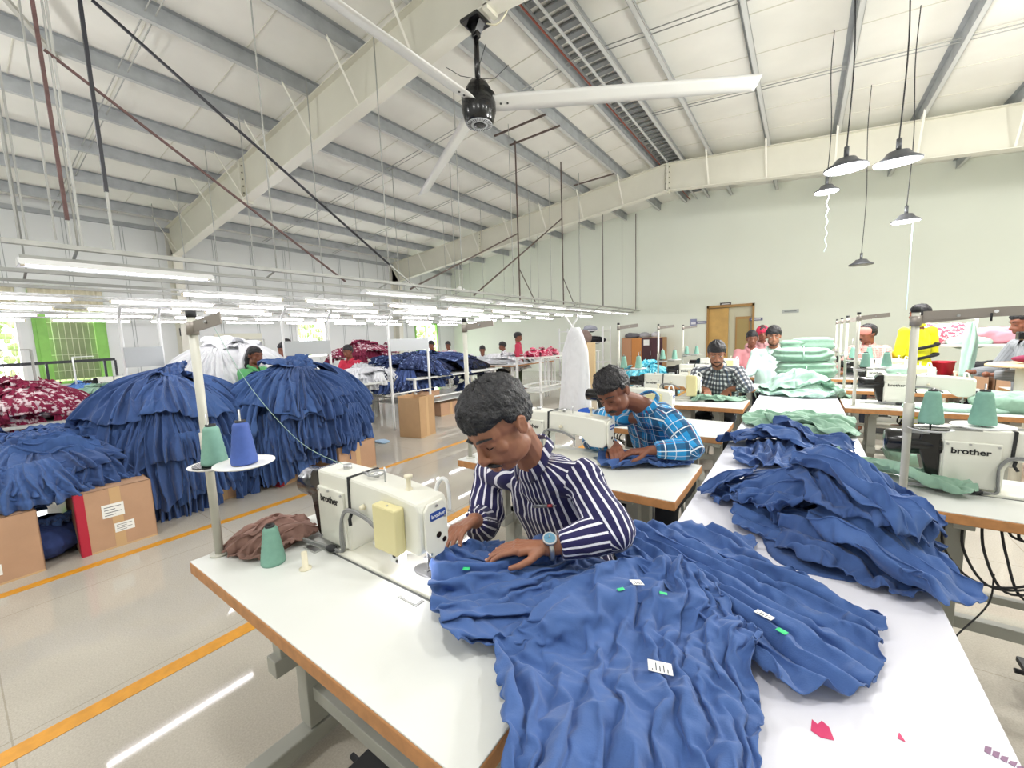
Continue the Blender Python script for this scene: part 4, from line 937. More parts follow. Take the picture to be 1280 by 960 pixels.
core=cloth('mint_garment',TH,[(-.3,5.1),(-.15,5.0),(.1,4.98),(.27,5.1),(.3,5.5),(.25,5.9),(-.1,5.95),(-.28,5.7)],MINT,[[(-.3,5.1),(.3,5.2)]],'mint garment in the spread layers under the tied mint bundles',thick=.02,dome=.12,dw=.14,w=.02,h=.015,seed=61,res=.014,edge=.05,group='mint layers under the tied bundles'); pre_collide(core)
for k,(cx,cy,lx,ly,an,fa) in enumerate(((0,5.08,.36,.17,.0,.1),(.12,5.35,.34,.2,-.3,-.2),(-.1,5.25,.3,.18,.3,.4),(0,5.6,.34,.2,.1,.1))):
    drop('mint_garment',TH,blob(cx,cy,lx,ly,an,270+k),aim(fa),MINT if k%2 else MINT_PALE,'mint garment in the spread layers under the tied mint bundles',A=.045,lam=.065,res=.018,scale=1.12,seed=280+k,group='mint layers under the tied bundles',frames=14,warp=1.5,stretch=1.6)
H2=Heap(-1.75,-.3,1.6,2.4,TZ)
drop('blue_garment',H2,pz([(748,577),(775,566),(800,564),(830,560),(862,564),(884,580),(870,592),(835,595),(800,591),(768,587)]),dirp((755,578),(870,578)),BLUECLOTH,'blue garment being sewn by the man in blue checks',A=.035,lam=.055,res=.0125,seed=91,frames=18,stretch=1.6)
H3=Heap(-1.75,-.3,4.0,4.7,TZ)
drop('mint_garment',H3,pz([(850,499),(870,491),(900,489),(932,492),(938,499),(915,504),(880,505),(860,504)]),aim(.2),MINT,'mint garment being sewn by the man in black and white checks',A=.03,lam=.06,res=.018,seed=92,frames=14)
H4=Heap(-1.75,-.9,.4,1.1,TZ)
core=cloth('brown_cloth',H4,pz([(290,688),(290,672),(305,660),(330,650),(355,645),(380,655),(380,665),(355,680),(325,690)],TZ+.02),BROWNC,[pz([(285,680),(320,655),(385,650)])],'inner fold of the mauve brown cloth by the cream stand',thick=.01,dome=.03,dw=.05,w=.01,h=.008,seed=93,res=.008,edge=.02,cat='cloth'); pre_collide(core)
drop('brown_cloth',H4,pz([(278,690),(276,674),(290,658),(320,646),(352,638),(388,650),(396,662),(375,675),(350,688),(325,698),(300,697)],TZ+.02),dirp((290,690),(385,650)),BROWNC,'mauve brown cloth crumpled beside the tall cream thread stand',A=.03,lam=.04,res=.0085,seed=94,frames=18,stretch=1.6,cat='cloth',warp=1.5)
end_collide()
for c in TMPC: bpy.data.objects.remove(c)
TMPC.clear(); bpy.data.objects.remove(tab)
# tied bundles stacked on top
def bundle(c,sx,sy,sz,m,lab,seed,strap=True):
    t=thing('garment_bundle',c,lab,'garment bundle'); n,k=40,22; P=[]
    rs=np.random.RandomState(seed)
    for i in range(k+1):
        th=PI*i/k-PI/2; row=[]
        for j in range(n):
            a=2*PI*j/n; ca,sa=math.cos(a),math.sin(a); q=.55
            x=sx*math.copysign(abs(ca)**q,ca)*math.cos(th)**.35; y=sy*math.copysign(abs(sa)**q,sa)*math.cos(th)**.35; z=sz*(math.copysign(abs(math.sin(th))**.8,math.sin(th))+1)
            lay=.012*math.sin(z/sz*7+vnoise(np.array([a*1.2]),np.array([seed*1.]),seed)[0]*3); nn=(fbm(np.array([ca*2+5]),np.array([sa*2+z*9]),seed)[0]-.45)*.07
            f=1+ (lay+nn)/max(sx,.1)*1.2
            row.append((c.x+x*f,c.y+y*f,c.z+z*(1+nn*.8)))
        P.append(row)
    b=MB(); b.grid(P,closed=True); b.add(P[0],[tuple(range(n))]); b.add(P[-1],[tuple(range(n))]); b.build('folded_cloth',m,t)
    if strap:
        b=MB(); pts=[(c.x+.02,c.y+math.cos(a)*sy*1.06,c.z+sz+math.sin(a)*sz*1.09) for a in np.linspace(0,2*PI,25)]; b.tube(pts,.007,n=6); b.build('tie_strip',MINT_PALE,t)
    return t
zz=min(.93,float(TH.sample(np.array([0.0]),np.array([5.45]))[0])-.03)
bundle(Vector((.03,5.5,zz)),.27,.2,.085,MINT,'tied mint bundle stacked on the aisle table, lower of the thick pair',71)
bundle(Vector((.0,5.52,zz+.165)),.265,.2,.075,MINT,'tied mint bundle on top of the thick pair on the aisle table',72)
zz=TZ+.02
for k,(x,y,z,s) in enumerate(((.0,5.45,TZ,.2),(.18,5.4,TZ,.16),(-.18,5.4,TZ,.15))):
    pass
# second long table beyond with more bundles
bx=[(-.12,7.0,.77,.2,'lowest pale mint bundle in the far end stack beside the man in pale shirt'),(.14,7.1,.77,.26,'wide mint bundle at the bottom of the far end stack'),(.14,7.1,.95,.25,'crumpled mint bundle second from the bottom of the far stack'),(.12,7.12,1.13,.24,'mint bundle topping the far end stack'),(-.14,7.05,.95,.17,'pale mint bundle laid over the lowest pale one at the far end'),(-.12,7.05,1.1,.15,'small pale mint bundle on the pale pile at the far end')]
b=MB(); 
t=thing('aisle_table',(0,7.4,0),'far continuation of the white aisle table carrying mint bundles','table'); b=MB(); b.use(AISLE_TOP); b.box((-.35,6.25,TZ-.03),(.305,8.6,TZ)); b.build('table_top',None,t)
for x in (-.3,.25):
    for y in (6.35,8.5): 
        b=MB(); b.box((x-.02,y-.02,0),(x+.02,y+.02,TZ-.03)); b.build('leg',LEGM,t)
for k,(x,y,z,s,l) in enumerate(bx): bundle(Vector((x,y,z)),s,.18,.1,MINT if k%2 else MINT_PALE,l,80+k,False)

# labels and stickers
from mathutils.bvhtree import BVHTree
def label_on(name,g,u,v,w,l,ang,m,text=None,clear=.0022):
    o=g; bv=BVHTree.FromObject(o,bpy.context.evaluated_depsgraph_get())
    c=atz(u,v,TZ+.03)
    for _ in range(4):
        h=bv.ray_cast(Vector((c.x,c.y,1.3)),Vector((0,0,-1)))
        if h[0] is None: return
        c=atz(u,v,h[0].z)
    n=6; A_=[];Zs=[];G=[]
    for i in range(n+1):
        for j in range(n+1):
            a,bb=(i/n-.5)*w,(j/n-.5)*l; x=c.x+a*math.cos(ang)-bb*math.sin(ang); y=c.y+a*math.sin(ang)+bb*math.cos(ang); h=bv.ray_cast(Vector((x,y,1.3)),Vector((0,0,-1))); z=h[0].z if h[0] is not None else c.z
            A_.append((x-c.x,y-c.y,1));Zs.append(z);G.append((x,y))
    A_=np.array(A_);Zs=np.array(Zs); k,_r,_q,_s=np.linalg.lstsq(A_,Zs,rcond=None); k[0]*=.35; k[1]*=.35; k[2]=(Zs-A_[:,:2]@k[:2]).mean(); res=Zs-A_@k; z=A_@k+res.max()*.9+clear
    P=[[(G[i*(n+1)+j][0],G[i*(n+1)+j][1],z[i*(n+1)+j]) for j in range(n+1)] for i in range(n+1)]
    b=MB(); b.use(m); b.grid(P)
    if text:
        b.use(INK)
        for r_ in range(5):
            i0=.9+r_*.95
            L_=(.15,.85,.6,.75,.4)[r_]; pts=[]
            for ii in (i0,i0+.28):
                for jj in (.7,.7+L_*(n-1.4)):
                    a_,b_=int(min(ii,n-.01)),int(min(jj,n-.01)); p=Vector(P[a_][b_]).lerp(Vector(P[a_+1][b_]),ii-a_); p2=Vector(P[a_][b_+1]).lerp(Vector(P[a_+1][b_+1]),ii-a_); pts.append(p.lerp(p2,jj-b_)+Vector((0,0,.0008)))
            b.add([pts[0],pts[1],pts[3],pts[2]],[(0,1,2,3)])
    o=b.build(name,None,g,solid=.0006)
label_on('care_label',g2,825,838,.045,.034,.35,PAPER,1); label_on('care_label',g2,796,745,.032,.02,.9,PAPER,1)
label_on('green_sticker',g2,829,746,.018,.010,.3,GREENST); label_on('green_sticker',g2,776,748,.018,.010,.9,GREENST)
label_on('care_label',g3,955,776,.036,.024,-.3,PAPER,1); label_on('green_sticker',g3,977,796,.022,.011,-.6,GREENST)
label_on('green_sticker',g1,603,804,.02,.013,.5,GREENST); label_on('green_sticker',g1,583,716,.02,.012,.5,GREENST)
# ------------------------------------------------------------ people
SKIN1=mat('skin_brown','#9a6850',.5,var=.05,vscale=12); SKIN2=mat('skin_deep_brown','#7d4c38',.5,var=.05,vscale=12)
HAIRM=mat('black_hair','#17151a',.45,bump=.8,bscale=140); HAIRG=mat('greying_hair','#232327',.5,var=.3,vscale=40,bump=.8,bscale=140)
NAIL=mat('fingernail','#d9a893',.3); EYEW=mat('eye_white','#e8e2dc',.3); EYED=mat('eye_dark','#1b120e',.2)
def remesh(mb,vox,smooth=3,fac=.5,disp=None):
    me=bpy.data.meshes.new('t'); me.from_pydata(mb.v,[],mb.f); o=bpy.data.objects.new('t',me); COL.objects.link(o)
    r=o.modifiers.new('r','REMESH'); r.mode='VOXEL'; r.voxel_size=vox; r.use_smooth_shade=True
    if smooth: s=o.modifiers.new('s','SMOOTH'); s.iterations=smooth; s.factor=fac
    dg=bpy.context.evaluated_depsgraph_get(); m2=bpy.data.meshes.new_from_object(o.evaluated_get(dg)); bpy.data.objects.remove(o)
    if disp:
        n=len(m2.vertices); co=np.zeros(n*3); no=np.zeros(n*3); m2.vertices.foreach_get('co',co); m2.vertices.foreach_get('normal',no); co=co.reshape(-1,3); no=no.reshape(-1,3); co=co+no*disp(co,no)[:,None]; m2.vertices.foreach_set('co',co.ravel()); m2.update()
    m2.polygons.foreach_set('use_smooth',[True]*len(m2.polygons))
    return m2
def link(me,name,m,parent):
    o=bpy.data.objects.new(name,me); me.materials.clear(); me.materials.append(m); COL.objects.link(o); o.parent=parent
    off=parent.location; me.transform(Matrix.Translation(-off)); return o
def frame(fwd,up):
    y=Vector(fwd).normalized(); x=y.cross(Vector(up)).normalized(); z=x.cross(y); return Matrix((x,y,z)).transposed()   # columns x(right hand side of the person),y fwd,z up
def limb(mb,pts,rad,n=14):
    mb.tube(pts,rad,n=n)
    for p,r in zip(pts,rad): mb.ell(p,(r,)*3,n,8)
def hand(mb,w,fwd,palm,thumb_side,curl,s=1.0,spread=.10,thumbcurl=.5,fine=True,nails=None):
    """w wrist, fwd knuckle direction, palm = direction the palm faces, thumb_side +-1 along fwd x palm"""
    f=Vector(fwd).normalized(); n=Vector(palm); n=(n-f*n.dot(f)).normalized(); sd=f.cross(n)*thumb_side
    w=Vector(w)
    for a,b,r in ((0,.03,.02),(0,-.012,.02),(.0,.01,.022)): mb.tube([w-f*.01*s,w+f*.03*s+sd*a,w+f*.083*s+sd*b*1.2],[.021*s,.0175*s,.0125*s],10)
    for q in (-.029,-.010,.010,.028): mb.tube([w+f*.01*s+sd*q*.5*s,w+f*.09*s+sd*q*s],[.016*s,.0115*s],8); mb.ell(w+f*.09*s+sd*q*s-n*.002,(.0118*s,)*3,10,6)
    lens=[.088,.098,.09,.07]
    for i,q in enumerate((.029,.010,-.010,-.029)):
        base=w+f*.088*s+sd*q*s; L=lens[i]*s; a=curl[i] if isinstance(curl,(list,tuple)) else curl
        d=(f+sd*(q*spread*22)).normalized(); p=base; pts=[p]
        for k,fr in enumerate((.46,.3,.24)):
            a_k=a*(.55 if k==0 else .85); q_=Matrix.Rotation(a_k,3,d.cross(n).normalized()); d=(q_@d).normalized(); p=p+d*L*fr; pts.append(p)
        mb.tube(pts,[.0098*s,.0088*s,.0078*s,.0066*s],9)
        for p_,r_ in zip(pts,(.0102,.0092,.0082,.0068)): mb.ell(p_,(r_*s,)*3,9,6)
        if nails is not None:
            up=d.cross(sd)*thumb_side; up=up if up.dot(n)<0 else -up
            nails.ell(pts[-1]-d*.001+up*.0048*s,(.0052*s,.0052*s,.0032*s),8,5)
    b=w+f*.028*s+sd*.026*s+n*.006*s; d=(f*.62+sd*.62+n*.35).normalized(); p1=b+d*.034*s; d2=(f*.85+sd*(.45-thumbcurl*.5)+n*.3).normalized(); p2=p1+d2*.032*s; d3=(f*.95+sd*(.1-thumbcurl*.5)+n*.25).normalized(); p3=p2+d3*.024*s
    mb.tube([w+f*.012*s+sd*.012*s,b,p1,p2,p3],[.016*s,.0145*s,.0115*s,.0098*s,.0078*s],9)
    for p_,r_ in ((p1,.0115),(p2,.0101),(p3,.0081)): mb.ell(p_,(r_*s,)*3,9,6)
def head_geo(mb,c,R,s=1.0,jaw=1.0):
    T=lambda x,y,z: c+R@Vector((x*s,y*s,z*s)); M4=R.to_4x4()
    E=lambda p,r,seg=18: mb.ell(T(*p),tuple(a*s for a in r),seg,12,M4)
    E((0,-.018,.035),(.076,.096,.084),22); E((0,.018,-.028),(.060,.072,.086),22); E((0,.046,-.09),(.03*jaw,.03,.024)); E((0,.05,.03),(.058,.045,.05))
    for q in (1,-1):
        E((q*.034,.012,-.066),(.026*jaw,.048,.034)); E((q*.04,.056,-.018),(.02,.02,.02)); E((q*.0305,.074,.005),(.0155,.0125,.0115)); E((q*.013,.099,-.033),(.0095,.010,.0085))
        E((q*.077,-.012,-.003),(.007,.019,.031)); E((q*.081,-.017,.008),(.006,.014,.018)); mb.tube([T(q*.078,.004,-.02),T(q*.083,.002,.005),T(q*.085,-.012,.026),T(q*.085,-.028,.012),T(q*.081,-.022,-.018)],.0042*s,7)
        mb.tube([T(q*.008,.088,.022),T(q*.03,.085,.027),T(q*.052,.066,.02)],[.008*s,.0085*s,.005*s],8)
    mb.tube([T(0,.086,.02),T(0,.1,-.008),T(0,.113,-.03)],[.009*s,.0105*s,.0135*s],10); E((0,.110,-.034),(.0135,.012,.0095)); E((0,.07,-.045),(.036,.03,.03))
    E((0,.094,-.064),(.024,.0105,.0075)); E((0,.091,-.077),(.02,.0105,.0075)); E((0,.078,-.056),(.026,.012,.014))
def hair_mesh(c,R,s,seed,vol=.012,quiff=.025,line=.052,back=-.045,vox=.004):
    """cap of hair hugging the skull with a swept front"""
    mb=MB(); n1,n2=(120,70) if vox<.006 else (48,30); rs=seed; P=[]
    for i in range(n2+1):
        th=PI*.72*i/n2; row=[]
        for j in range(n1):
            a=2*PI*j/n1; d=Vector((math.sin(th)*math.cos(a),math.sin(th)*math.sin(a),math.cos(th)))
            fr=max(0,d.y); nn=float(fbm(np.array([a*3.2+d.z*3]),np.array([th*5.]),rs,3)[0])-.45
            st=float(vnoise(np.array([a*30+th*2]),np.array([th*5.]),rs+5)[0])-.5
            lift=vol+quiff*max(0,d.z*.9)*(.4+.9*fr)+.02*nn+.009*st
            x,y,z=d.x*(.077+lift*.7),d.y*(.097+lift)-.018,d.z*(.086+lift)+.036
            # keep above the hairline: front high, temples mid, nape low
            zl=line*(1 if y>.02 else 0)+ (0 if y>.02 else (line*(y+.05)/.07 if y>-.05 else -.0)) 
            if y<=-.05: zl=back+.02*abs(d.x)
            elif y<=.02: t=(y+.05)/.07; zl=back*(1-t)**1.2*.6+line*.75*t**1.2-.004
            if z<zl:
                k=.93; zz_=max(z,zl-.012); x,y,z=x*k,(y+.018)*k-.018,zz_
            row.append(c+R@(Vector((x,y,z))*s))
        P.append(row)
    mb.grid(P,closed=True); return mb
def uvmap(me,bones,R0):
    """cloth coordinates round the torso and along each sleeve, in metres"""
    n=len(me.polygons); uv=me.uv_layers.new(name='cloth'); V=np.zeros(len(me.vertices)*3); me.vertices.foreach_get('co',V); V=V.reshape(-1,3)
    L=np.zeros(len(me.loops),int); me.loops.foreach_get('vertex_index',L); C=np.zeros(n*3); me.polygons.foreach_get('center',C); C=C.reshape(-1,3)
    tot=np.zeros(n,int); me.polygons.foreach_get('loop_total',tot)
    best=np.full(n,1e9); bi=np.zeros(n,int)
    for k,(a,b,r,ref,s0) in enumerate(bones):
        a=np.array(a);b=np.array(b); e=b-a; t=np.clip(((C-a)@e)/(e@e),0,1); d=np.linalg.norm(C-a-t[:,None]*e,axis=1)/r; m=d<best; best[m]=d[m]; bi[m]=k
    fb=np.repeat(bi,tot); P=V[L]; out=np.zeros((len(L),2)); fc=np.repeat(C,tot,axis=0)
    for k,(a,b,r,ref,s0) in enumerate(bones):
        m=fb==k; a=np.array(a);b=np.array(b);e=(b-a)/np.linalg.norm(b-a); rf=np.array(ref); rf=rf-e*(rf@e); rf/=np.linalg.norm(rf); sd=np.cross(e,rf)
        q=P[m]-a; qc=fc[m]-a; ang=np.arctan2(q@sd,q@rf); angc=np.arctan2(qc@sd,qc@rf); ang=np.where(ang-angc>PI,ang-2*PI,np.where(angc-ang>PI,ang+2*PI,ang))
        out[m,0]=ang*r; out[m,1]=q@e+s0
    uv.data.foreach_set('uv',out.ravel())
def cloth_pat(name,base,bars,rough=.8):
    """bars: (axis, period, width, offset, colour, strength)"""
    m=bpy.data.materials.new(name); m.use_nodes=True; nt=m.node_tree; N=nt.nodes;L=nt.links; b=N['Principled BSDF']; b.inputs['Roughness'].default_value=rough; b.inputs['Sheen Weight'].default_value=.1
    uv=N.new('ShaderNodeUVMap'); uv.uv_map='cloth'; sp=N.new('ShaderNodeSeparateXYZ'); L.new(uv.outputs[0],sp.inputs[0])
    last=None; base=_rgb(base)+[1]
    for ax,per,wd,off,col,st in bars:
        def M(op,*v):
            n=N.new('ShaderNodeMath'); n.operation=op
            for i,x in enumerate(v):
                if isinstance(x,(int,float)): n.inputs[i].default_value=x
                else: L.new(x,n.inputs[i])
            return n.outputs[0]
        f=M('FRACT',M('ADD',M('DIVIDE',sp.outputs[ax],per),off+100)); a=M('MULTIPLY',M('LESS_THAN',f,wd),st)
        mx=N.new('ShaderNodeMix'); mx.data_type='RGBA'; L.new(a,mx.inputs[0]); mx.inputs[7].default_value=_rgb(col)+[1]
        if last is None: mx.inputs[6].default_value=base
        else: L.new(last,mx.inputs[6])
        last=mx.outputs[2]
    if last: L.new(last,b.inputs['Base Color'])
    else: b.inputs['Base Color'].default_value=base
    return m
def wrinkle_disp(amp,seed,focus=()):
    def f(co,no):
        n=fbm(co[:,0]*11+co[:,2]*5,co[:,1]*9+co[:,2]*13,seed,3)-.45; n2=crumple(co[:,0]*1.0+co[:,2]*.8,co[:,1]+co[:,2]*1.3,seed,9,.5,2.)
        a=np.full(len(co),.5)
        for p,r in focus: a=np.maximum(a,1.7*np.exp(-((co-np.array(p[:]))**2).sum(1)/(r*r)))
        return amp*a*(n*.9+n2*1.2)
    return f
def person(name,loc,J,headc,hf,hu,skin,shirt,trouser,label,vox=.005,svox=.008,hairm=HAIRM,sleeve=1.0,hands=None,girth=1.0,hairargs={},beard=None,mous=True,hscale=1.0,eyes=False,legs=True,open_neck=True,amp=.012,hem=None,shirt_name='shirt'):
    t=thing(name,loc,label,'person')
    V=lambda k: Vector(J[k])
    R=frame(hf,hu); hc=Vector(headc); nk=V('neck')
    # skin body
    b=MB(); head_geo(b,hc,R,hscale)
    hb=hc+R@Vector((0,-.03,-.06)); limb(b,[hb,(hb+nk)/2,nk-Vector((0,0,.02))],[.052,.05,.058]); 
    ch,pv=V('chest'),V('pelvis')
    limb(b,[nk-Vector((0,0,.03)),ch,(ch+pv)/2,pv],[.05,.085,.08,.09])
    nails=MB()
    for q in 'LR':
        S,E_,Wr=V('S'+q),V('E'+q),V('W'+q); limb(b,[nk-Vector((0,0,.07)),S-Vector((0,0,.01)),(S+E_)/2,E_],[.035,.038,.038,.034]); limb(b,[E_,E_.lerp(Wr,.35),Wr],[.036,.036,.025])
        if hands and q in hands:
            h=hands[q]; hand(b,Wr,h[0],h[1],h[2],h[3],thumbcurl=h[4] if len(h)>4 else .5,nails=nails)
        else: b.ell(Wr+(Wr-E_).normalized()*.05,(.03,.03,.03),10,8)
    if legs:
        for q in 'LR':
            limb(b,[V('H'+q),V('K'+q)],[.07,.05]); limb(b,[V('K'+q),V('A'+q)],[.048,.034])
            b.tube([V('A'+q),V('A'+q)+Vector(J['toe'])*.18+Vector((0,0,-.03))],[.034,.028],10)
    link(remesh(b,vox,2,.45),'body',skin,t)
    if nails.v: nails.build('fingernails',NAIL,t)
    # shirt
    b=MB(); g=girth; xr=(V('SL')-V('SR')).normalized()
    limb(b,[nk-Vector((0,0,.035)),ch.lerp(nk,.5)],[.07*g,.10*g],16)
    for sg in (1,-1):
        o=xr*sg*.075*g; limb(b,[ch.lerp(nk,.55)+o*.9,ch+o,(ch+pv)/2+o*.85,pv+o*.9],[.085*g,.115*g,.112*g,.118*g],16)
    limb(b,[ch,(ch+pv)/2,pv],[.125*g,.12*g,.125*g],16)
    for q in 'LR':
        S,E_,Wr=V('S'+q),V('E'+q),V('W'+q); e2=E_.lerp(Wr,sleeve) if sleeve>0 else None
        base=nk.lerp(S,.45)-Vector((0,0,.03))
        if e2 is not None and sleeve>0:
            limb(b,[base,S,S.lerp(E_,.5),E_],[.065*g,.070,.066,.06],14); dd=(Wr-E_).normalized(); b.tube([E_,E_.lerp(e2,.5),e2],[.058,.055,.043],14); b.ell(E_,(.058,)*3,14,8); b.ell(E_.lerp(e2,.5),(.055,)*3,12,8)
        else:
            e3=S.lerp(E_,1+sleeve); limb(b,[base,S],[.065*g,.068]); b.tube([S,e3],[.068,.063],14)
    foc=[(V('EL'),.12),(V('ER'),.12),(V('SL'),.1),((ch+pv)/2,.15)]
    me=remesh(b,svox,2,.5,wrinkle_disp(amp,hash(label)%97 if 0 else len(label),foc))
    fw=Vector(hf); fw.z=0; fw.normalize()
    ax=(nk-pv).normalized(); front=xr.cross(ax); front=front if front.dot(fw)>0 else -front
    bones=[(pv[:],nk[:],.17*g,front[:],0)]
    for q in 'LR':
        S,E_,Wr=V('S'+q),V('E'+q),V('W'+q); bones+= [(S[:],E_[:],.075,(front+Vector((0,0,.3)))[:],.0),(E_[:],Wr[:],.065,(front+Vector((0,0,.8)))[:],(E_-S).length)]
    uvmap(me,bones,None); sh=link(me,shirt_name,shirt,t)
    # collar and cuffs
    col=nk+ax*.02
    yx=front; P=[]
    for i in range(25):
        a=PI*.12+2*PI*.88*i/24; ca,sa=math.cos(a+PI/2-PI*.0),math.sin(a+PI/2)
        d=(xr*math.sin(a)+front*math.cos(a)); lowf=max(0,math.cos(a))
        P.append([col+d*(.062-.002*lowf)+ax*(.032-.03*lowf),col+d*(.068+.004*lowf)+ax*(.034-.03*lowf),col+d*(.082+.012*lowf)+ax*(.0-.062*lowf)])
    b=MB(); b.grid(P); co=b.build('collar',None,t,solid=.003); co.data.materials.append(shirt); u=co.data.uv_layers.new(name='cloth')
    vv=[ (Vector(v.co)) for v in co.data.vertices]
    for l in co.data.loops:
        p=vv[l.vertex_index]+t.location-col; u.data[l.index].uv=(math.atan2(p.dot(xr),p.dot(front))*.07,p.dot(ax))
    # placket
    b=MB(); pts=[]
    for i in range(12):
        q=nk.lerp(pv,.14+.8*i/11); pts.append(q)
    dg=bpy.context.evaluated_depsgraph_get()
    # hair
    hm=hair_mesh(hc,R,hscale,len(label),**dict(hairargs,vox=vox)); ho=hm.build('hair',hairm,t,smooth=True)
    T=lambda x,y,z: hc+R@(Vector((x,y,z))*hscale)
    b=MB()
    for q in (1,-1): b.tube([T(q*.010,.096,.028),T(q*.03,.0945,.0345),T(q*.054,.072,.026)],[.0035,.0045,.002],6)
    b.build('eyebrows',hairm,t)
    if mous:
        b=MB(); b.tube([T(-.033,.088,-.064),T(-.018,.1005,-.053),T(0,.1035,-.050),T(.018,.1005,-.053),T(.033,.088,-.064)],[.002,.0065,.006,.0065,.002],8); b.build('moustache',hairm,t)
    if beard:
        b=MB(); b.tube([T(-.056,.012,-.04),T(-.05,.03,-.07),T(-.03,.056,-.096),T(0,.068,-.106),T(.03,.056,-.096),T(.05,.03,-.07),T(.056,.012,-.04)],[.008,.012,.013,.013,.013,.012,.008],8); b.build('beard',beard,t)
    b=MB()
    for q in (1,-1):
        if eyes: b.use(EYEW); b.ell(T(q*.0305,.0825,.004),(.0105*hscale,.005*hscale,.0055*hscale),12,8,R.to_4x4()); b.use(EYED); b.ell(T(q*.0305,.0865,.004),(.0045*hscale,.003*hscale,.0048*hscale),10,6,R.to_4x4())
        b.use(EYED); b.tube([T(q*.018,.0845,.000 if not eyes else .009),T(q*.0305,.088,-.003 if not eyes else .0105),T(q*.043,.0805,.000 if not eyes else .008)],.0016,6)
    b.build('eyes',None,t)
    # trousers
    if legs and trouser:
        b=MB(); 
        for q in 'LR': limb(b,[pv.lerp(V('H'+q),.3),V('H'+q),V('K'+q)],[.1,.09,.068]); b.tube([V('K'+q),V('A'+q)+Vector((0,0,.03))],[.066,.055],12); b.ell(V('K'+q),(.067,)*3,12,8)
        b.ell(pv,(.15,.12,.1),14,10)
        link(remesh(b,.012,2),'trousers',trouser,t)
        b=MB()
        for q in 'LR': b.ell(V('A'+q)+Vector(J['toe'])*.09+Vector((0,0,-.035)),(.05,.05,.032),12,8); b.ell(V('A'+q)+Vector(J['toe'])*.16+Vector((0,0,-.04)),(.043,.043,.026),12,8)
        link(remesh(b,.01,2),'shoes',BLACKP,t)
    return t,R
def stool(x,y,lab):
    t=thing('stool',(x,y,0),lab,'stool'); b=MB(); b.lathe([(.001,.45),(.15,.45),(.16,.44),(.16,.42),(.001,.42)],(x,y,0),20); b.build('seat',DARKR,t)
    for q in range(4):
        a=PI/4+q*PI/2; b=MB(); b.cyl((x+.1*math.cos(a),y+.1*math.sin(a),.42),(x+.16*math.cos(a),y+.16*math.sin(a),0),.012,n=8); b.build('leg',LEGM,t)
JEAN=mat('dark_trousers','#20242f',.85)
# ---- man in the striped shirt
STR=cloth_pat('navy_white_stripes','#1f1b52',[(0,.033,.27,.0,'#e8e8f2',1)])
H1=Vector((-.785,.985,1.215))
hc1=aty(626,533,.95)
J1=dict(neck=aty(668,572,1.15),chest=Vector((-.735,1.27,.86)),pelvis=Vector((-.74,1.46,.50)),SL=aty(728,602,1.17),SR=aty(612,592,1.27),EL=atz(768,668,.875),ER=aty(606,655,1.16),WL=atz(684,684,.855),WR=aty(592,650,1.02),
  HL=(-.64,1.42,.5),HR=(-.86,1.42,.5),KL=(-.62,1.0,.52),KR=(-.9,1.0,.52),AL=(-.62,.95,.1),AR=(-.9,.92,.1),toe=(0,-1,0))
k1=atz(612,684,.85)-J1['WL']
p1,R1=person('person',Vector((-.74,1.4,0)),J1,hc1,(-.14,-.84,-.58),(-.22,-.42,.85),SKIN1,STR,JEAN,'man in navy and white striped shirt with a wristwatch, bent over the sewing machine',vox=.0036,svox=.0065,hairm=HAIRG,
  hands={'L':(k1,(-.1,-.15,-1),1,[.35,.32,.30,.28],.3),'R':(atz(562,668,.845)-J1['WR'],(.25,.1,-1),-1,[.55,.5,.5,.5],.6)},hairargs=dict(vol=.011,quiff=.04,line=.062),sleeve=.82,girth=.96,amp=.017,hscale=1.05)
# watch, a part he wears
wd=(J1['WL']-J1['EL']).normalized(); wc=J1['WL']-wd*.008; up=Vector((.35,-.35,1)); up=(up-wd*up.dot(wd)).normalized(); sd=wd.cross(up)
b=MB(); b.use(STEEL); b.tube([wc+(up*math.cos(a)+sd*math.sin(a))*.0315 for a in np.linspace(0,2*PI,25)],[.0075]*25,8); b.cyl(wc+up*.03,wc+up*.041,.0205,n=24); b.use(mat('watch_dial','#5b8ba6',.25)); b.cyl(wc+up*.041,wc+up*.0418,.0165,n=24)
b.use(STEEL); b.bar(wc+up*.0425-wd*.003,wc+up*.0425+wd*.012,.0015,.001); b.bar(wc+up*.0425,wc+up*.0425+sd*.009,.0015,.001); b.build('wristwatch',None,p1)
stool(-.74,1.46,'dark round stool under the man in striped shirt')
# ---- man in blue checks
PLAID=cloth_pat('blue_plaid','#1e93d2',[(0,.12,.30,.1,'#0f2f50',.7),(1,.12,.26,.2,'#12375c',.65),(0,.12,.05,.22,'#e6eef2',1),(1,.12,.05,.15,'#e6eef2',1),(0,.12,.035,.5,'#dfe9f0',.8),(1,.12,.035,.55,'#dfe9f0',.8),(0,.17,.03,.8,'#8a2b3f',.9)])
hc2=aty(767,491,2.09)
J2=dict(neck=aty(808,506,2.26),chest=Vector((-.70,2.45,.90)),pelvis=Vector((-.70,2.70,.50)),SL=aty(838,524,2.26),SR=aty(755,522,2.42),EL=atz(866,560,.87),ER=aty(742,552,2.28),WL=atz(812,563,.86),WR=aty(768,556,2.12),
  HL=(-.6,2.68,.5),HR=(-.82,2.68,.5),KL=(-.58,2.26,.52),KR=(-.86,2.26,.52),AL=(-.58,2.2,.1),AR=(-.86,2.18,.1),toe=(0,-1,0))
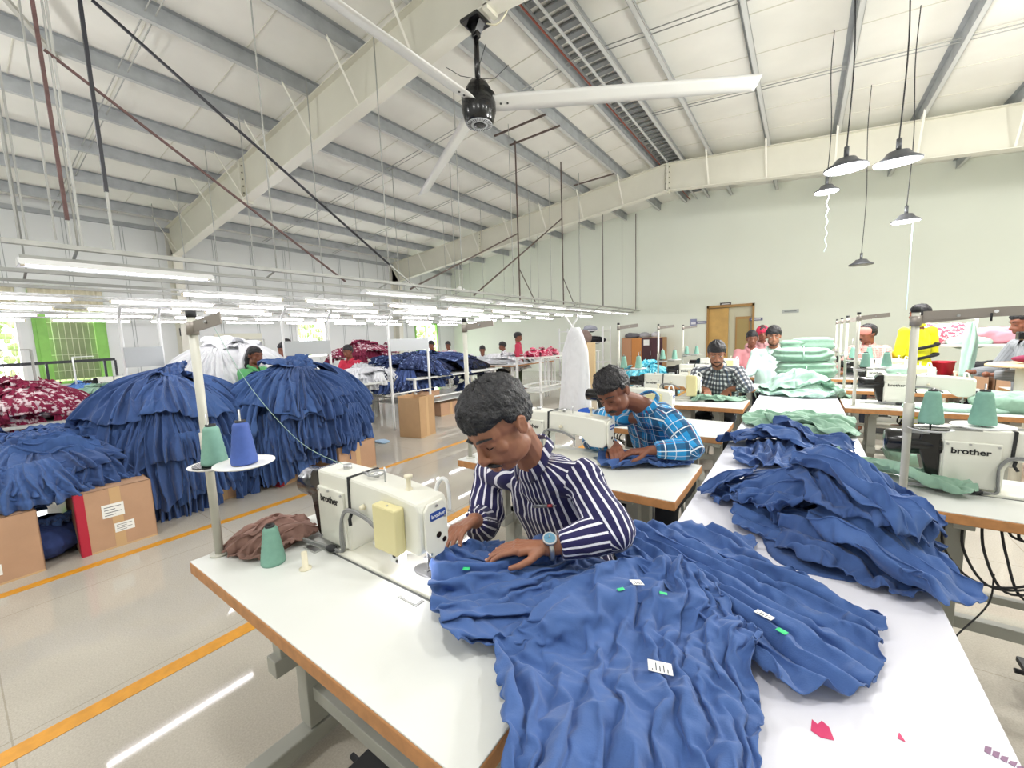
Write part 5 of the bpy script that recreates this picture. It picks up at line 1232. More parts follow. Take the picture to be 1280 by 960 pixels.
person('person',Vector((-.72,2.6,0)),J2,hc2,(-.10,-.86,-.5),(-.25,-.4,.86),SKIN2,PLAID,JEAN,'man in bright blue checked shirt leaning over his sewing machine',vox=.005,svox=.008,
  hands={'L':(atz(778,566,.845)-J2['WL'],(-.1,-.1,-1),1,[.5,.5,.5,.5]),'R':(atz(772,572,.85)-J2['WR'],(.3,.1,-1),-1,[.5,.5,.5,.5])},hairargs=dict(vol=.012,quiff=.032,line=.058),sleeve=.85,girth=.95,amp=.016)
stool(-.7,2.7,'dark round stool under the man in blue checks')
# ---- man in black and white checks
CHK=cloth_pat('black_white_checks','#dfe3e6',[(0,.05,.55,.0,'#1e2735',.8),(1,.05,.55,.1,'#1e2735',.8),(0,.1,.05,.3,'#5f7ea8',.6)])
hc3=aty(896,443,4.62)
J3=dict(neck=aty(898,459,4.82),chest=aty(899,478,4.9),pelvis=Vector((-.76,5.05,.5)),SL=aty(922,465,4.82),SR=aty(872,466,4.86),EL=aty(934,484,4.7),ER=aty(864,485,4.7),WL=atz(909,487,.84),WR=atz(884,487,.84),
  HL=(-.65,5.0,.5),HR=(-.87,5.0,.5),KL=(-.62,4.62,.52),KR=(-.9,4.62,.52),AL=(-.62,4.58,.1),AR=(-.9,4.58,.1),toe=(0,-1,0))
person('person',Vector((-.76,5.0,0)),J3,hc3,(.18,-.93,-.25),(.02,-.2,.97),SKIN1,CHK,JEAN,'man with moustache in black and white checked shirt facing the camera at his table',vox=.006,svox=.01,
  hands={'L':(Vector((-.1,-.5,-.25)),(0,-.2,-1),1,[.5]*4),'R':(Vector((.1,-.5,-.1)),(0,-.2,-1),-1,[.4]*4)},hairargs=dict(vol=.014,quiff=.03,line=.05),sleeve=.45,girth=1.08,beard=mat('stubble','#4a3128',.8),eyes=True)
stool(-.76,5.1,'dark round stool under the man in black and white checks')
# ---- man in pale mint shirt
PALE=cloth_pat('pale_mint_shirt','#d3ebe2',[(0,.02,.2,0,'#b9ddd2',.5)])
def seated(c,face,scale=1.0):
    """a seated pose round the head centre c, facing a plan direction"""
    f=Vector((face[0],face[1],0)).normalized(); r=Vector((f.y,-f.x,0))   # r = the person's right-hand side
    nk=c-f*.05-Vector((0,0,.17)); ch=nk-f*.04-Vector((0,0,.25)); pv=Vector((ch.x,ch.y,0))-f*.02+Vector((0,0,max(.45,ch.z-.32)))
    J=dict(neck=nk,chest=ch,pelvis=pv,SL=nk-r*.19-Vector((0,0,.05)),SR=nk+r*.19-Vector((0,0,.05)),toe=f[:])
    J['EL']=J['SL']-r*.06+f*.10-Vector((0,0,.25)); J['ER']=J['SR']+r*.06+f*.10-Vector((0,0,.25)); J['WL']=J['EL']+f*.2+r*.1-Vector((0,0,.0)); J['WR']=J['ER']+f*.2-r*.1-Vector((0,0,.0))
    for q,s in (('L',-1),('R',1)):
        J['H'+q]=pv+r*s*.1; J['K'+q]=J['H'+q]+f*.4+Vector((0,0,.02)); J['A'+q]=Vector((J['K'+q].x,J['K'+q].y,.1))
    return J
def standing(x,y,face,h=1.65):
    f=Vector((face[0],face[1],0)).normalized(); r=Vector((f.y,-f.x,0)); c=Vector((x,y,h-.12))
    nk=c-Vector((0,0,.17)); ch=nk-Vector((0,0,.25)); pv=Vector((x,y,h*.53)); J=dict(neck=nk,chest=ch,pelvis=pv,SL=nk-r*.18-Vector((0,0,.05)),SR=nk+r*.18-Vector((0,0,.05)),toe=f[:])
    for q,s in (('L',-1),('R',1)):
        J['E'+q]=J['S'+q]+r*s*.05-Vector((0,0,.27)); J['W'+q]=J['E'+q]+f*.2-r*s*.05-Vector((0,0,.08)); J['H'+q]=pv+r*s*.09; J['K'+q]=J['H'+q]-Vector((0,0,h*.26)); J['A'+q]=Vector((J['K'+q].x,J['K'+q].y,.09))
    return c,J
c4=aty(967,421,6.3); J4=seated(c4,(.05,-1)); J4['WR']=atz(938,458,.99) if 0 else J4['ER']+Vector((-.12,-.22,-.02)); 
person('person',Vector((c4.x,c4.y+.1,0)),J4,c4,(.1,-.98,-.1),(0,-.1,1),SKIN1,PALE,JEAN,'man in pale mint white shirt with open collar looking up beside the mint bundles',vox=.008,svox=.012,hairargs=dict(vol=.016,quiff=.03,line=.05),sleeve=.7,girth=1.12,mous=False,beard=mat('stubble','#4a3128',.8),eyes=True)
stool(c4.x,c4.y+.15,'dark round stool under the man in pale mint shirt')
HI=HAIRM
c5=aty(940,424,7.6); person('person',Vector((c5.x,c5.y+.1,0)),seated(c5,(.2,-1)),c5,(.2,-.97,-.1),(0,-.1,1),SKIN2,cloth_pat('dull_pink_shirt','#c98a90',[]),JEAN,'person in pink top peering out behind the man in pale mint shirt',vox=.01,svox=.015,mous=False)
c6=aty(953,417,8.2); p6,R6=person('person',Vector((c6.x,c6.y+.1,0)),seated(c6,(.2,-1)),c6,(.2,-.97,-.1),(0,-.1,1),SKIN2,cloth_pat('dull_rose_shirt','#b98a8c',[]),JEAN,'person in bright crimson headscarf behind the man in pale mint shirt',vox=.01,svox=.015,mous=False)
b=MB(); b.ell(c6+Vector((0,.01,.045)),(.1,.115,.1),16,10); b.build('headscarf',mat('crimson_scarf','#c0294c',.8),p6)
c7=aty(1084,418,7.4); p7,R7=person('person',Vector((c7.x,c7.y+.1,0)),seated(c7,(-.55,-1)),c7,(-.75,-.6,-.15),(0,-.1,1),SKIN2,cloth_pat('pink_check_shirt','#e59a92',[(0,.03,.4,0,'#f2c9c2',.7),(1,.03,.4,0,'#f2c9c2',.5)]),JEAN,'man in coral pink checked shirt and pink cap behind the thread stands',vox=.009,svox=.013,mous=True,girth=1.15)
b=MB(); b.ell(c7+R7@Vector((0,.03,.055)),(.085,.09,.065),16,10); b.build('cap',mat('coral_cap','#e58f84',.8),p7)
# standing person in yellow
YEL=cloth_pat('vivid_yellow_dress','#e3e01a',[])
cy,Jy=standing(1.24,7.5,(-.6,.8),1.70); p8,R8=person('person',Vector((1.24,7.5,0)),Jy,cy,(-.7,.7,0),(0,0,1),SKIN2,YEL,YEL.copy() if 0 else mat('yellow_trousers','#dfdc1c',.8),'person in vivid yellow clothes with black bands standing across the aisle',vox=.01,svox=.014,sleeve=.5,girth=.85,mous=False,shirt_name='tunic')
b=MB(); b.ell(Jy['pelvis']+Vector((0,0,-.12)),(.17,.16,.42),20,14); b.build('skirt',mat('yellow_trousers','#dfdc1c'),p8)
b=MB(); b.use(BLACKC)
for z,r_ in ((1.15,.2),(1.02,.2)): b.tube([Vector((1.24,7.5,z))+Vector((math.cos(a)*.2,math.sin(a)*.19,.05*math.cos(a))) for a in np.linspace(-1.9,.9,14)],.02,8)
b.build('black_sash',None,p8)
# grey person at the picture's edge
c9=aty(1283,403,5.8); p9,R9=person('person',Vector((c9.x,c9.y+.1,0)),seated(c9,(-1,-.2)),c9,(-.95,-.2,-.25),(-.1,0,1),SKIN2,cloth_pat('grey_shirt','#8a8d92',[(0,.03,.3,0,'#6d7076',.6)]),JEAN,'person in grey shirt seated by the round wooden topped table',vox=.01,svox=.014,mous=False)
# woman with the braid
ca=Vector((-6.0,2.47,1.34)); Jw=seated(ca,(1,.55)); Jw['WR']=Jw['ER']+Vector((.22,-.02,.22)); 
pw,Rw=person('person',Vector((-6,2.4,0)),Jw,ca,(.95,.3,-.1),(0,0,1),SKIN2,cloth_pat('green_blouse','#5fae6e',[]),None,'woman with a long dark braid in green blouse and beige sari, seen from behind',vox=.008,svox=.012,sleeve=-.35,mous=False,girth=.95,shirt_name='blouse',hairargs=dict(vol=.012,quiff=.0,line=.05,back=-.06))
b=MB(); q=Rw@Vector((0,-.1,-.0)); b.tube(smooth_path([ca+Rw@Vector((0,-.1,.02)),ca+Rw@Vector((.0,-.13,-.1)),ca+Rw@Vector((-.02,-.2,-.3)),ca+Rw@Vector((-.02,-.19,-.48))]),[.05]*6+[.04]*6+[.03]*6+[.018],8); b.build('braid',HAIRM,pw)
b=MB(); pv=Jw['pelvis']; limb(b,[pv+Vector((0,0,.16)),pv,pv-Vector((0,0,.2))],[.15,.19,.2],16); limb(b,[pv,pv+Vector((.35,.2,-.02))],[.17,.12],14); limb(b,[pv+Vector((.35,.2,-.02)),pv+Vector((.38,.2,-.38))],[.12,.13],14); limb(b,[Jw['SL']-Vector((0,0,.05)),pv+Vector((0,0,.1))],[.07,.12],12)
link(remesh(b,.014,3,.5,wrinkle_disp(.012,5)),'sari',mat('beige_sari','#b3a285',.85,var=.06,vscale=12),pw); stool(-6.05,2.42,'dark round stool under the woman with the braid')
def far_person(c,face,shirtcol,label,cap=None,skin=SKIN2,st=False,tr=JEAN,h=1.62,look=-.15):
    f=Vector((face[0],face[1],0)).normalized()
    if st: cc,J=standing(c[0],c[1],face,h)
    else: cc=Vector(c); J=seated(cc,face)
    t,R=person('person',Vector((cc.x,cc.y,0)),J,cc,(f.x,f.y,look),(0,0,1),skin,cloth_pat('cloth_'+shirtcol.strip('#'),shirtcol,[]),tr,label,vox=.013,svox=.018,mous=False,sleeve=.3)
    return t
far_person((-7.25,4.65,1.30),(.3,-1),'#cc2d4a','person in bright red shirt seated by a board frame, head lowered')
far_person((-8.3,4.0,1.46),(.5,-1),'#6b7483','person almost hidden behind a white board, only dark hair showing')
far_person(atx(354,438,-7.6),(.5,-1),'#a8394f','person in dark red half hidden behind a post beside the woman with the braid')
far_person(atx(539,432,-8.2),(.4,-1),'#c23a3c','person in red beside the green lit doorway')
far_person(atx(560,432,-9.2),(.4,-1),'#d9b9bd','person in pale pink beside the green lit doorway')
far_person(atx(603,438,-7.3),(.6,-.8),'#d6dadd','person in white bowed low over white cloth far down the hall')
far_person(atx(628,433,-7.2),(-.6,-.8),'#e2e4e6','woman in white with dark hair turning beside the red flowered cloth')
far_person((-6.25,9.1,1.5),(.8,.4),'#b5304c','person in crimson patterned shirt and green trousers standing at the flowered cloth table',st=True,tr=mat('olive_trousers','#39422b',.85),h=1.6)
# ------------------------------------------------------------ cartons and ruffled heaps along the yellow line
def carton(p,sx,sy,h,rz,lab,tape=False,open_=False,labels=(),m=None):
    """a cardboard carton; p its floor centre"""
    m=m or CARD; t=thing('cardboard_box',p,lab,'cardboard box',rz=rz); t_=.006
    b=MB(); b.use(m); x,y=sx/2,sy/2
    b.box((-x,-y,0),(x,y,.006)); b.box((-x,-y,0),(-x+t_,y,h)); b.box((x-t_,-y,0),(x,y,h)); b.box((-x,-y,0),(x,-y+t_,h)); b.box((-x,y-t_,0),(x,y,h))
    b.build('box_body',None,t,world=False)
    fl=min(sx,sy)*.5
    for s in (-1,1):
        b=MB()
        if open_: b.prism([(s*x,h),(s*(x+.01),h),(s*(x+.006+.0),h+.02),(s*x,h+.02)],-y,y,'y')
        else: b.box((s*x,-y,h-.004),(s*(x-fl),y,h))
        b.build('flap',m,t,world=False)
    if open_:
        b=MB(); b.use(CARDB); b.box((-x+.01,-y+.01,h*.55),(x-.01,y-.01,h*.56)); b.build('box_filling',None,t,world=False)
    b=MB(); b.use(mat('parcel_tape','#c9a67c',.3)); b.box((x,-.03,0),(x+.001,.03,h)); b.box((x,-y+.0,0.0),(x+.0012,y,.012)); b.build('packing_tape',None,t,world=False)
    if tape: b=MB(); b.use(REDTAPE); b.box((x-.065,-y-.0012,0),(x+.0015,-y+.003,h)); b.box((x-.002,-y-.001,0),(x+.0015,-y+.05,h)); b.build('red_tape',None,t,world=False)
    for (yy,zz,w,hh) in labels:
        b=MB(); b.use(PAPER); b.box((x+.0014,yy-w/2,zz-hh/2),(x+.0022,yy+w/2,zz+hh/2)); b.use(INK)
        for k in range(4): b.box((x+.0022,yy-w*.4,zz-hh*.35+k*hh*.2),(x+.0026,yy+w*(.38 if k%2 else .1),zz-hh*.3+k*hh*.2))
        b.build('shipping_label',None,t,world=False)
    return t
carton(Vector((-4.43,-.08,0)),.62,.66,.43,.05,'cardboard carton with two white labels under blue cloth at the picture edge',labels=((.0,.31,.17,.13),(.05,.1,.2,.07)))
carton(Vector((-4.42,.655,0)),.56,.42,.46,-.03,'cardboard carton with red tape and two white labels beside the yellow floor line',tape=True,labels=((-.02,.29,.12,.1),(.03,.15,.11,.07)))
carton(Vector((-4.75,1.45,0)),.5,.4,.36,0,'cardboard carton nearly hidden under the tallest ruffled blue heap')
carton(Vector((-4.62,2.02,0)),.42,.34,.36,.25,'cardboard carton with red tape between the two ruffled blue heaps',tape=True)
carton(Vector((-4.33,2.62,0)),.5,.5,.34,.1,'cardboard carton at the foot of the ruffled heap nearest the lone open box',m=CARD)
carton(Vector((-4.87,4.23,0)),.40,.38,.61,.18,'lone tall open cardboard carton standing on the polished floor',open_=True,m=mat('carton_tan','#bd9a74',.85,var=.03))
carton(Vector((-5.9,5.8,0)),.5,.6,.25,.0,'low cardboard carton on the floor under the denim heap table')
carton(Vector((-5.9,5.3,.36)),.4,.5,.14,.0,'flat cardboard tray on the rail shelf under the denim heap table',open_=True)
R0,Z0_,H0=.68,.6,.6
def sim_flaps():
    """gathered sheets pinned along the top, hung by gravity over a rounded heap"""
    n=40;P=[]
    for i in range(16):
        ph=PI/2*i/15; P.append([(R0*.95*math.sin(ph)*math.cos(2*PI*k/n),R0*.95*math.sin(ph)*math.sin(2*PI*k/n),Z0_+(H0-.02)*math.cos(ph)) for k in range(n)])
    for z in (.3,.0,-.6): P.append([(R0*.93*math.cos(2*PI*k/n),R0*.93*math.sin(2*PI*k/n),z) for k in range(n)])
    b=MB(); b.grid(P,closed=True); c=b.build('t'); pre_collide(c,.006,20); out=[]
    for i,(a,p0,p1,fr,am,nu,nv) in enumerate(((.8,.10,1.1,9,.05,30,76),(.55,.45,1.45,8,.06,28,64),(.5,.8,1.8,8,.055,28,60),(.42,1.2,2.25,7,.055,28,54),(.6,.3,2.3,9,.06,48,70),(.45,.9,2.7,8,.055,44,60))):
        sd=i*7+3; U,V=np.meshgrid(np.linspace(0,1,nu),np.linspace(-1,1,nv),indexing='ij'); hem=fbm(V*2.1+sd,V*0+sd*.7,sd)-.45
        ph=p0+(p1-p0)*U*(1+.4*hem); T=a*V*(.55+.45*U); top=ph<PI/2; pc=np.minimum(ph,PI/2); r=np.where(top,np.sin(pc),1.02); z=np.where(top,Z0_+H0*np.cos(pc),Z0_-(ph-PI/2)*H0*.8)
        w=V*fr+3.0*(fbm(V*3+7,U*1.5,sd+2)-.45); pl=(1+np.sin(w*PI+sd))*.5*(.5+1.0*vnoise(V*fr,U*2,sd+5)); off=.02+am*(.3+1.1*U)*pl; sx,cz=np.where(top,np.sin(pc),1.),np.where(top,np.cos(pc),0)
        R=R0*r+off*sx; Vt=np.stack([(R*np.cos(T)).ravel(),(R*np.sin(T)).ravel(),(z+off*cz).ravel()],1); idx=np.arange(nu*nv).reshape(nu,nv)
        F=np.stack([idx[:-1,:-1].ravel(),idx[1:,:-1].ravel(),idx[1:,1:].ravel(),idx[:-1,1:].ravel()],1)
        o=grid_mesh('blue_garment',Vt,F,HEAPBLUE); g=o.vertex_groups.new(name='p'); g.add(list(range(nv)),1,'REPLACE'); run_cloth(o,16,pin='p',bend=.3); out.append(o.data); bpy.data.objects.remove(o)
    end_collide(); bpy.data.objects.remove(c); return out
FL=sim_flaps()
def ruffle_heap(c,rx,ry,z0,h,hem_z,mats,key,seed,name='blue_garment',tiers=6,per=9,sector=None,cat='garment',amp=.02,flare=.05,lng=1.0,tall=False,irr=1.0,top=3,mess=0):
    b=MB(); n=40; P=[]; sz=h/H0
    for i in range(14):
        ph=PI/2*i/13; P.append([(c[0]+rx*math.sin(ph)*.93*math.cos(2*PI*k/n),c[1]+ry*math.sin(ph)*.93*math.sin(2*PI*k/n),z0+(h-.03)*math.cos(ph)) for k in range(n)])
    P.append([(c[0]+rx*.88*math.cos(2*PI*k/n),c[1]+ry*.88*math.sin(2*PI*k/n),max(.01,hem_z+.12)) for k in range(n)])
    b.grid(P,closed=True); tag(b.build('garment_heap_core',mats[0]),'inner mass of the %s'%key,'garment heap',kind='stuff')
    rs=random.Random(seed); grp='garments of the '+key; drop_=z0-hem_z
    seq=[]
    if drop_>.12: seq+=[(5 if drop_>.35 else 3,10),(3,9)]
    elif drop_>.03: seq+=[(3,8)]
    seq+=[(2,9),(1,8)]+([(4,5)] if tall else [])+[(0,6)]
    big=max(rx,ry)
    for tier,(fi,cnt) in enumerate(seq):
        cnt=max(4,int(cnt*(.55+.45*min(1,big/.6))))
        for k in range(cnt):
            o=bpy.data.objects.new(name,FL[fi]); COL.objects.link(o); k_=1+.035*tier+rs.uniform(-.015,.03); m=mats[rs.randrange(len(mats))]
            kz=1.0
            if fi in (3,5): kz=min(1.15,drop_/(.48 if fi==3 else .62)) if drop_<.5 else 1.0
            o.matrix_world=Matrix.Translation((c[0]+rs.uniform(-.05,.05)*irr,c[1]+rs.uniform(-.05,.05)*irr,z0+rs.uniform(-.05,.03)*irr))@Matrix.Rotation(rs.uniform(-.12,.12)*irr,4,'X')@Matrix.Rotation(rs.uniform(-.12,.12)*irr,4,'Y')@Matrix.Diagonal((rx/R0*k_,ry/R0*k_,sz*rs.uniform(.97,1.06)*kz,1))@Matrix.Rotation(2*PI*(k+rs.uniform(-.3,.3))/cnt+tier*.6,4,'Z')@Matrix.Rotation(rs.uniform(-.07,.10),4,'Y')@Matrix.Diagonal((1,-1 if rs.random()<.5 else 1,1,1))@Matrix.Translation((0,0,-Z0_))
            o.material_slots[0].link='OBJECT'; o.material_slots[0].material=m
            tag(o,'garment draped over the %s'%key,cat,grp)
            s_=o.modifiers.new('s','SOLIDIFY'); s_.thickness=.003
            if big>.5 and c[0]>-5.6: u_=o.modifiers.new('u','SUBSURF'); u_.levels=1; u_.render_levels=1
    for k in range(top+mess):
        if k<top: a_=rs.uniform(0,6.3); f=rs.uniform(0,.28)
        else: a_=2*PI*(k-top)/max(1,mess)+rs.uniform(-.3,.3); f=rs.uniform(.45,.85)
        dx,dy=math.cos(a_)*f,math.sin(a_)*f; zz=z0+h*math.sqrt(max(0.05,1-f*f))+.03; sl=h*f/math.sqrt(max(.1,1-f*f))/max(.25,big)
        topper(c[0]+rx*dx,c[1]+ry*dy,zz,mats[rs.randrange(len(mats))],name,'garment draped over the %s'%key,grp,cat,rs,min(1.15,big*1.6),(-sl*math.sin(a_)*-1*-1,sl*math.cos(a_)))
def topper(x,y,z,m,name,lab,grp,cat,rs,sc=1.0,tilt=(0,0)):
    me,cc=DROPS[rs.randrange(4,18)]; o=bpy.data.objects.new(name,me); COL.objects.link(o); k_=rs.uniform(.85,1.25)*sc
    o.matrix_world=Matrix.Translation((x,y,z))@Matrix.Rotation(tilt[0],4,'X')@Matrix.Rotation(tilt[1],4,'Y')@Matrix.Rotation(rs.uniform(0,6.3),4,'Z')@Matrix.Diagonal((k_,k_,1.15*sc,1))@Matrix.Translation((-cc[0],-cc[1],-cc[2]))
    o.material_slots[0].link='OBJECT'; o.material_slots[0].material=m; s_=o.modifiers.new('s','SOLIDIFY'); s_.thickness=.003; u_=o.modifiers.new('u','SUBSURF'); u_.levels=1; u_.render_levels=1
    return tag(o,lab,cat,grp)
BL=[HEAPBLUE,HEAPBLUE2]
ruffle_heap((-4.75,2.35),0.66,.74,.60,.62,.2,BL,'ruffled blue heap nearest the lone open carton',11,tiers=7,per=12)
ruffle_heap((-4.98,1.28),.66,.6,.58,.62,.05,BL,'tallest ruffled blue heap beside the taped carton',12,tall=True)
ruffle_heap((-4.98,.35),.74,.66,.5,.28,.36,BL,'low blue heap lying over the red taped carton',13,mess=9,irr=1.6)
ruffle_heap((-4.78,-.22),.62,.52,.42,.26,.34,BL,'low blue heap at the picture edge over the labelled carton',14,mess=7,irr=1.6)
b=MB(); b.ell((-4.5,.3,.12),(.3,.2,.14),18,10); 
me=remesh(b,.02,2,.5,wrinkle_disp(.06,4)); o=bpy.data.objects.new('navy_garment_heap',me); me.materials.append(NAVYC); COL.objects.link(o); tag(o,'dark navy cloth spilling onto the floor between the two labelled cartons','cloth')
# white mounds
ruffle_heap((-6.9,2.5),.78,.75,.8,.72,.5,[WHITEC],'tall white cloth mound behind the tallest blue heap',21,name='white_garment',tiers=6,per=10,amp=.016)
ruffle_heap((-6.7,4.6),.65,.7,.72,.26,.6,[WHITEC,mat('greyish_white_cloth','#d5d6da',.85)],'low white mound behind the ruffled blue heap',22,name='white_garment',tiers=4,per=9,amp=.012)
ruffle_heap((-6.9,1.85),.35,.35,.72,.25,.5,[mat('greyish_white_cloth','#d5d6da',.85)],'small grey white heap between two posts beside the tall white mound',23,name='white_garment',tiers=3,per=7,amp=.014)
DN=[DENIM,mat('dark_denim','#222b4a',.9,var=.2,vscale=12),mat('mid_denim','#43578a',.9,var=.15,vscale=12)]
ruffle_heap((-6.45,5.6),.55,1.1,.80,.36,.62,DN,'mixed denim heap on the rail table',24,name='denim_garment',mess=14,irr=1.6)
ruffle_heap((-6.3,7.0),.4,.5,.80,.22,.55,DN[1:2]+[BLACKC],'darker denim heap at the end of the rail table',25,name='denim_garment',tiers=4,per=8,amp=.03)
ruffle_heap((-6.9,.35),.62,.6,.80,.34,.8,[REDWHITE,MAROON],'maroon and white printed heap on the table at the picture edge',26,name='printed_garment',mess=10,irr=1.6)
ruffle_heap((-8.3,3.3),.5,.6,.85,.32,.8,[REDPINK,REDWHITE],'red printed heap behind the woman with the braid',27,name='printed_garment',tiers=4,per=8,amp=.03)
ruffle_heap((-7.6,2.95),.4,.3,.85,.15,.8,[mat('sky_blue_cloth','#5f8ccb',.85)]+BL,'small blue heap beside the tall white mound',28,tiers=3,per=7)
ruffle_heap((-9.6,6.6),.5,.9,1.15,.28,1.05,[MAROON,REDWHITE],'maroon heap on the high shelf by the panel wall',29,name='maroon_garment',tiers=3,per=9,amp=.03)
ruffle_heap((-1.9,6.15),.42,.42,.62,.36,.5,[SKY],'aqua blue heap beyond the man in blue checks',30,name='aqua_garment',tiers=4,per=8,amp=.02)
# ------------------------------------------------------------ plain tables
def plain_table(x0,x1,y0,y1,z,lab,m=WHITE_LAM,edge=None,shelf=None,legm=WHITEMETAL,name='work_table'):
    t=thing(name,((x0+x1)/2,(y0+y1)/2,0),lab,'table'); b=MB()
    if edge: b.use(edge); b.box((x0,y0,z-.035),(x1,y1,z-.004),.003); b.use(m); b.box((x0+.002,y0+.002,z-.006),(x1-.002,y1-.002,z))
    else: b.use(m); b.box((x0,y0,z-.03),(x1,y1,z),.003)
    b.build('table_top',None,t)
    for x in (x0+.05,x1-.05):
        for y in (y0+.05,y1-.05): b=MB(); b.box((x-.02,y-.02,0),(x+.02,y+.02,z-.03)); b.build('leg',legm,t)
    if shelf:
        b=MB(); b.box((x0+.03,y0+.03,shelf),(x1-.03,y1-.03,shelf+.015)); b.build('shelf',m,t)
        b=MB()
        for x in (x0+.05,x1-.05): b.box((x-.012,y0+.05,shelf+.1),(x+.012,y1-.05,shelf+.125))
        for y in (y0+.05,y1-.05): b.box((x0+.05,y-.012,shelf+.1),(x1-.05,y+.012,shelf+.125))
        b.build('side_rail',legm,t)
    return t
plain_table(-7.9,-6.2,-.6,1.02,TZ,'white table carrying the maroon and white printed heap')
plain_table(-7.6,-6.2,1.75,3.2,.8,'white table under the tall white mound')
plain_table(-7.2,-6.0,3.9,5.1,.78,'white table under the low white mound')
plain_table(-6.9,-5.6,4.85,7.3,.80,'tall rail table with a shelf under the denim heap',shelf=.3)
plain_table(-9.9,-9.2,5.8,7.4,1.12,'high shelf table holding the maroon heap by the panel wall')
plain_table(-8.8,-7.4,2.6,3.9,.82,'white table holding the red printed heap behind the woman with the braid')
plain_table(-2.5,-1.7,5.6,6.7,.6,'low white table under the aqua blue heap')
plain_table(-5.15,-4.45,7.3,8.6,1.04,'tall white table with red flowered cloth and a lower shelf',shelf=.28)
plain_table(-5.15,-4.45,8.65,10.4,1.06,'second tall white table continuing behind the flowered cloth')
for i,(x0,x1,y0,y1,l) in enumerate(((-10.6,-9.2,1.0,2.0,'white table before the green framed window'),(-9.0,-7.9,.9,1.9,'white table with mint cloth near the green framed window'),(-12.4,-11,2.8,4.2,'far white table by the panel wall before the notice board'),(-8.6,-7.2,5.2,6.4,'white table with folded stacks behind the board frame'),(-12.2,-10.6,5.4,7.2,'far white table by the panel wall near the maroon heap'),(-9.6,-8.0,8.2,10,'far white table near the green lit doorway'),(-7.4,-5.9,8.3,10.4,'far white table where people in white sit'),(-7.6,-6.2,11,13,'farthest white table below the end wall'))):
    plain_table(x0,x1,y0,y1,.78,l,edge=WOOD_EDGE if i%3==0 else None)
ruffle_heap((-6.7,9.2),.6,.8,.80,.16,.78,[WHITEC],'white heap on the far table where people in white sit',31,name='white_garment',tiers=2,per=8,amp=.015)
ruffle_heap((-8.7,9.0),.6,.7,.80,.22,.78,[WHITEC],'white heap on the far table near the doorway',32,name='white_garment',tiers=2,per=8,amp=.015)
ruffle_heap((-8.4,1.4),.4,.4,.79,.16,.55,[MINT],'mint heap hanging from the table near the green framed window',33,name='mint_garment',tiers=3,per=7)
ruffle_heap((-6.05,1.25),.25,.2,.55,.12,.35,[MINT_PALE],'mint heap under the picture edge table',34,name='mint_garment',tiers=2,per=6)
ruffle_heap((-9.7,1.35),.35,.3,.79,.14,.7,[mat('sky_blue_cloth','#5f8ccb',.85)],'blue heap before the green framed window',35,tiers=2,per=6)
for k,(y,col,nm) in enumerate(((7.55,'#c5254a','crimson'),(7.95,'#c5254a','crimson'),(8.35,'#e26a86','rose'))):
    ruffle_heap((-4.8,y),.16,.17,1.045,.15,1.05,[REDPINK],'%s flowered heap on the tall white table, %s of three'%(nm,['nearest','middle','farthest'][k]),40+k,name='flowered_garment',tiers=3,per=5,amp=.02,flare=.03)
# folded stacks on the table behind the board frame
for k,(c_,n) in enumerate((('#5f8ccb',3),('#e8dcc0',4),('#9cc8a8',3),('#d8cfa6',4),('#c98a90',3))):
    for j in range(n):
        b=MB(); x,y=-7.45,5.35+k*.22; b.box((x-.16,y-.09,.78+j*.05),(x+.14+.01*(j%2),y+.09,.826+j*.05),.02); o=b.build('folded_garment',mat('folded'+c_,c_,.85)); tag(o,'folded %s garment in a small stack behind the board frame'%['blue','cream','green','sand','rose'][k],'folded garment','folded %s stack'%['blue','cream','green','sand','rose'][k])
# ------------------------------------------------------------ posts with boards and lamp arms
def board_frame(x,y0,y1,zt,lab,zb0=1.28,zb1=1.5):
    t=thing('board_stand',(x,(y0+y1)/2,0),lab,'stand')
    for y in (y0,y1):
        b=MB(); b.tube(smooth_path([(x,y,0),(x,y,.9),(x,y,zt-.12),(x+.03,y,zt-.02),(x+.16,y,zt+.1)],5),.02,n=8); b.build('post',WHITEMETAL,t)
    b=MB(); b.box((x+.02,y0,zb0),(x+.03,y1,zb1)); b.build('board',mat('pale_grey_board','#b9bdc0',.5),t)
    b=MB(); b.cyl((x+.16,y0,zt+.1),(x+.16,y1+.3,zt+.1),.018,n=8); b.cyl((x,y0,.6),(x,y1,.6),.014,n=6); b.build('top_rail',WHITEMETAL,t); return t
sc_=lambda X,z: 1.46+(z-1.46)*X/5.5
board_frame(-7.3,1.42,1.82,1.95,'white double post with a grey board before the window side heap',sc_(7.3,1.30),sc_(7.3,1.50))
board_frame(-6.3,3.0,3.72,1.92,'white double post with a pale board beside the woman with the braid',sc_(6.3,1.33),sc_(6.3,1.52))
board_frame(-5.5,4.28,5.12,1.86,'white double post with a pale board before the denim heap',1.31,1.515)
for k,(x,y,z) in enumerate(((-7.1,1.9,2.02),(-5.3,4.5,1.96),(-5.3,5.2,1.94))): tube_light(x,y,z,'lit tube on a post frame %s'%['above the window side heap','above the pale board, nearer','above the denim heap, farther'][k],'x'); 
for o in list(sc.objects):
    if o.get('group')=='x': del o['group']
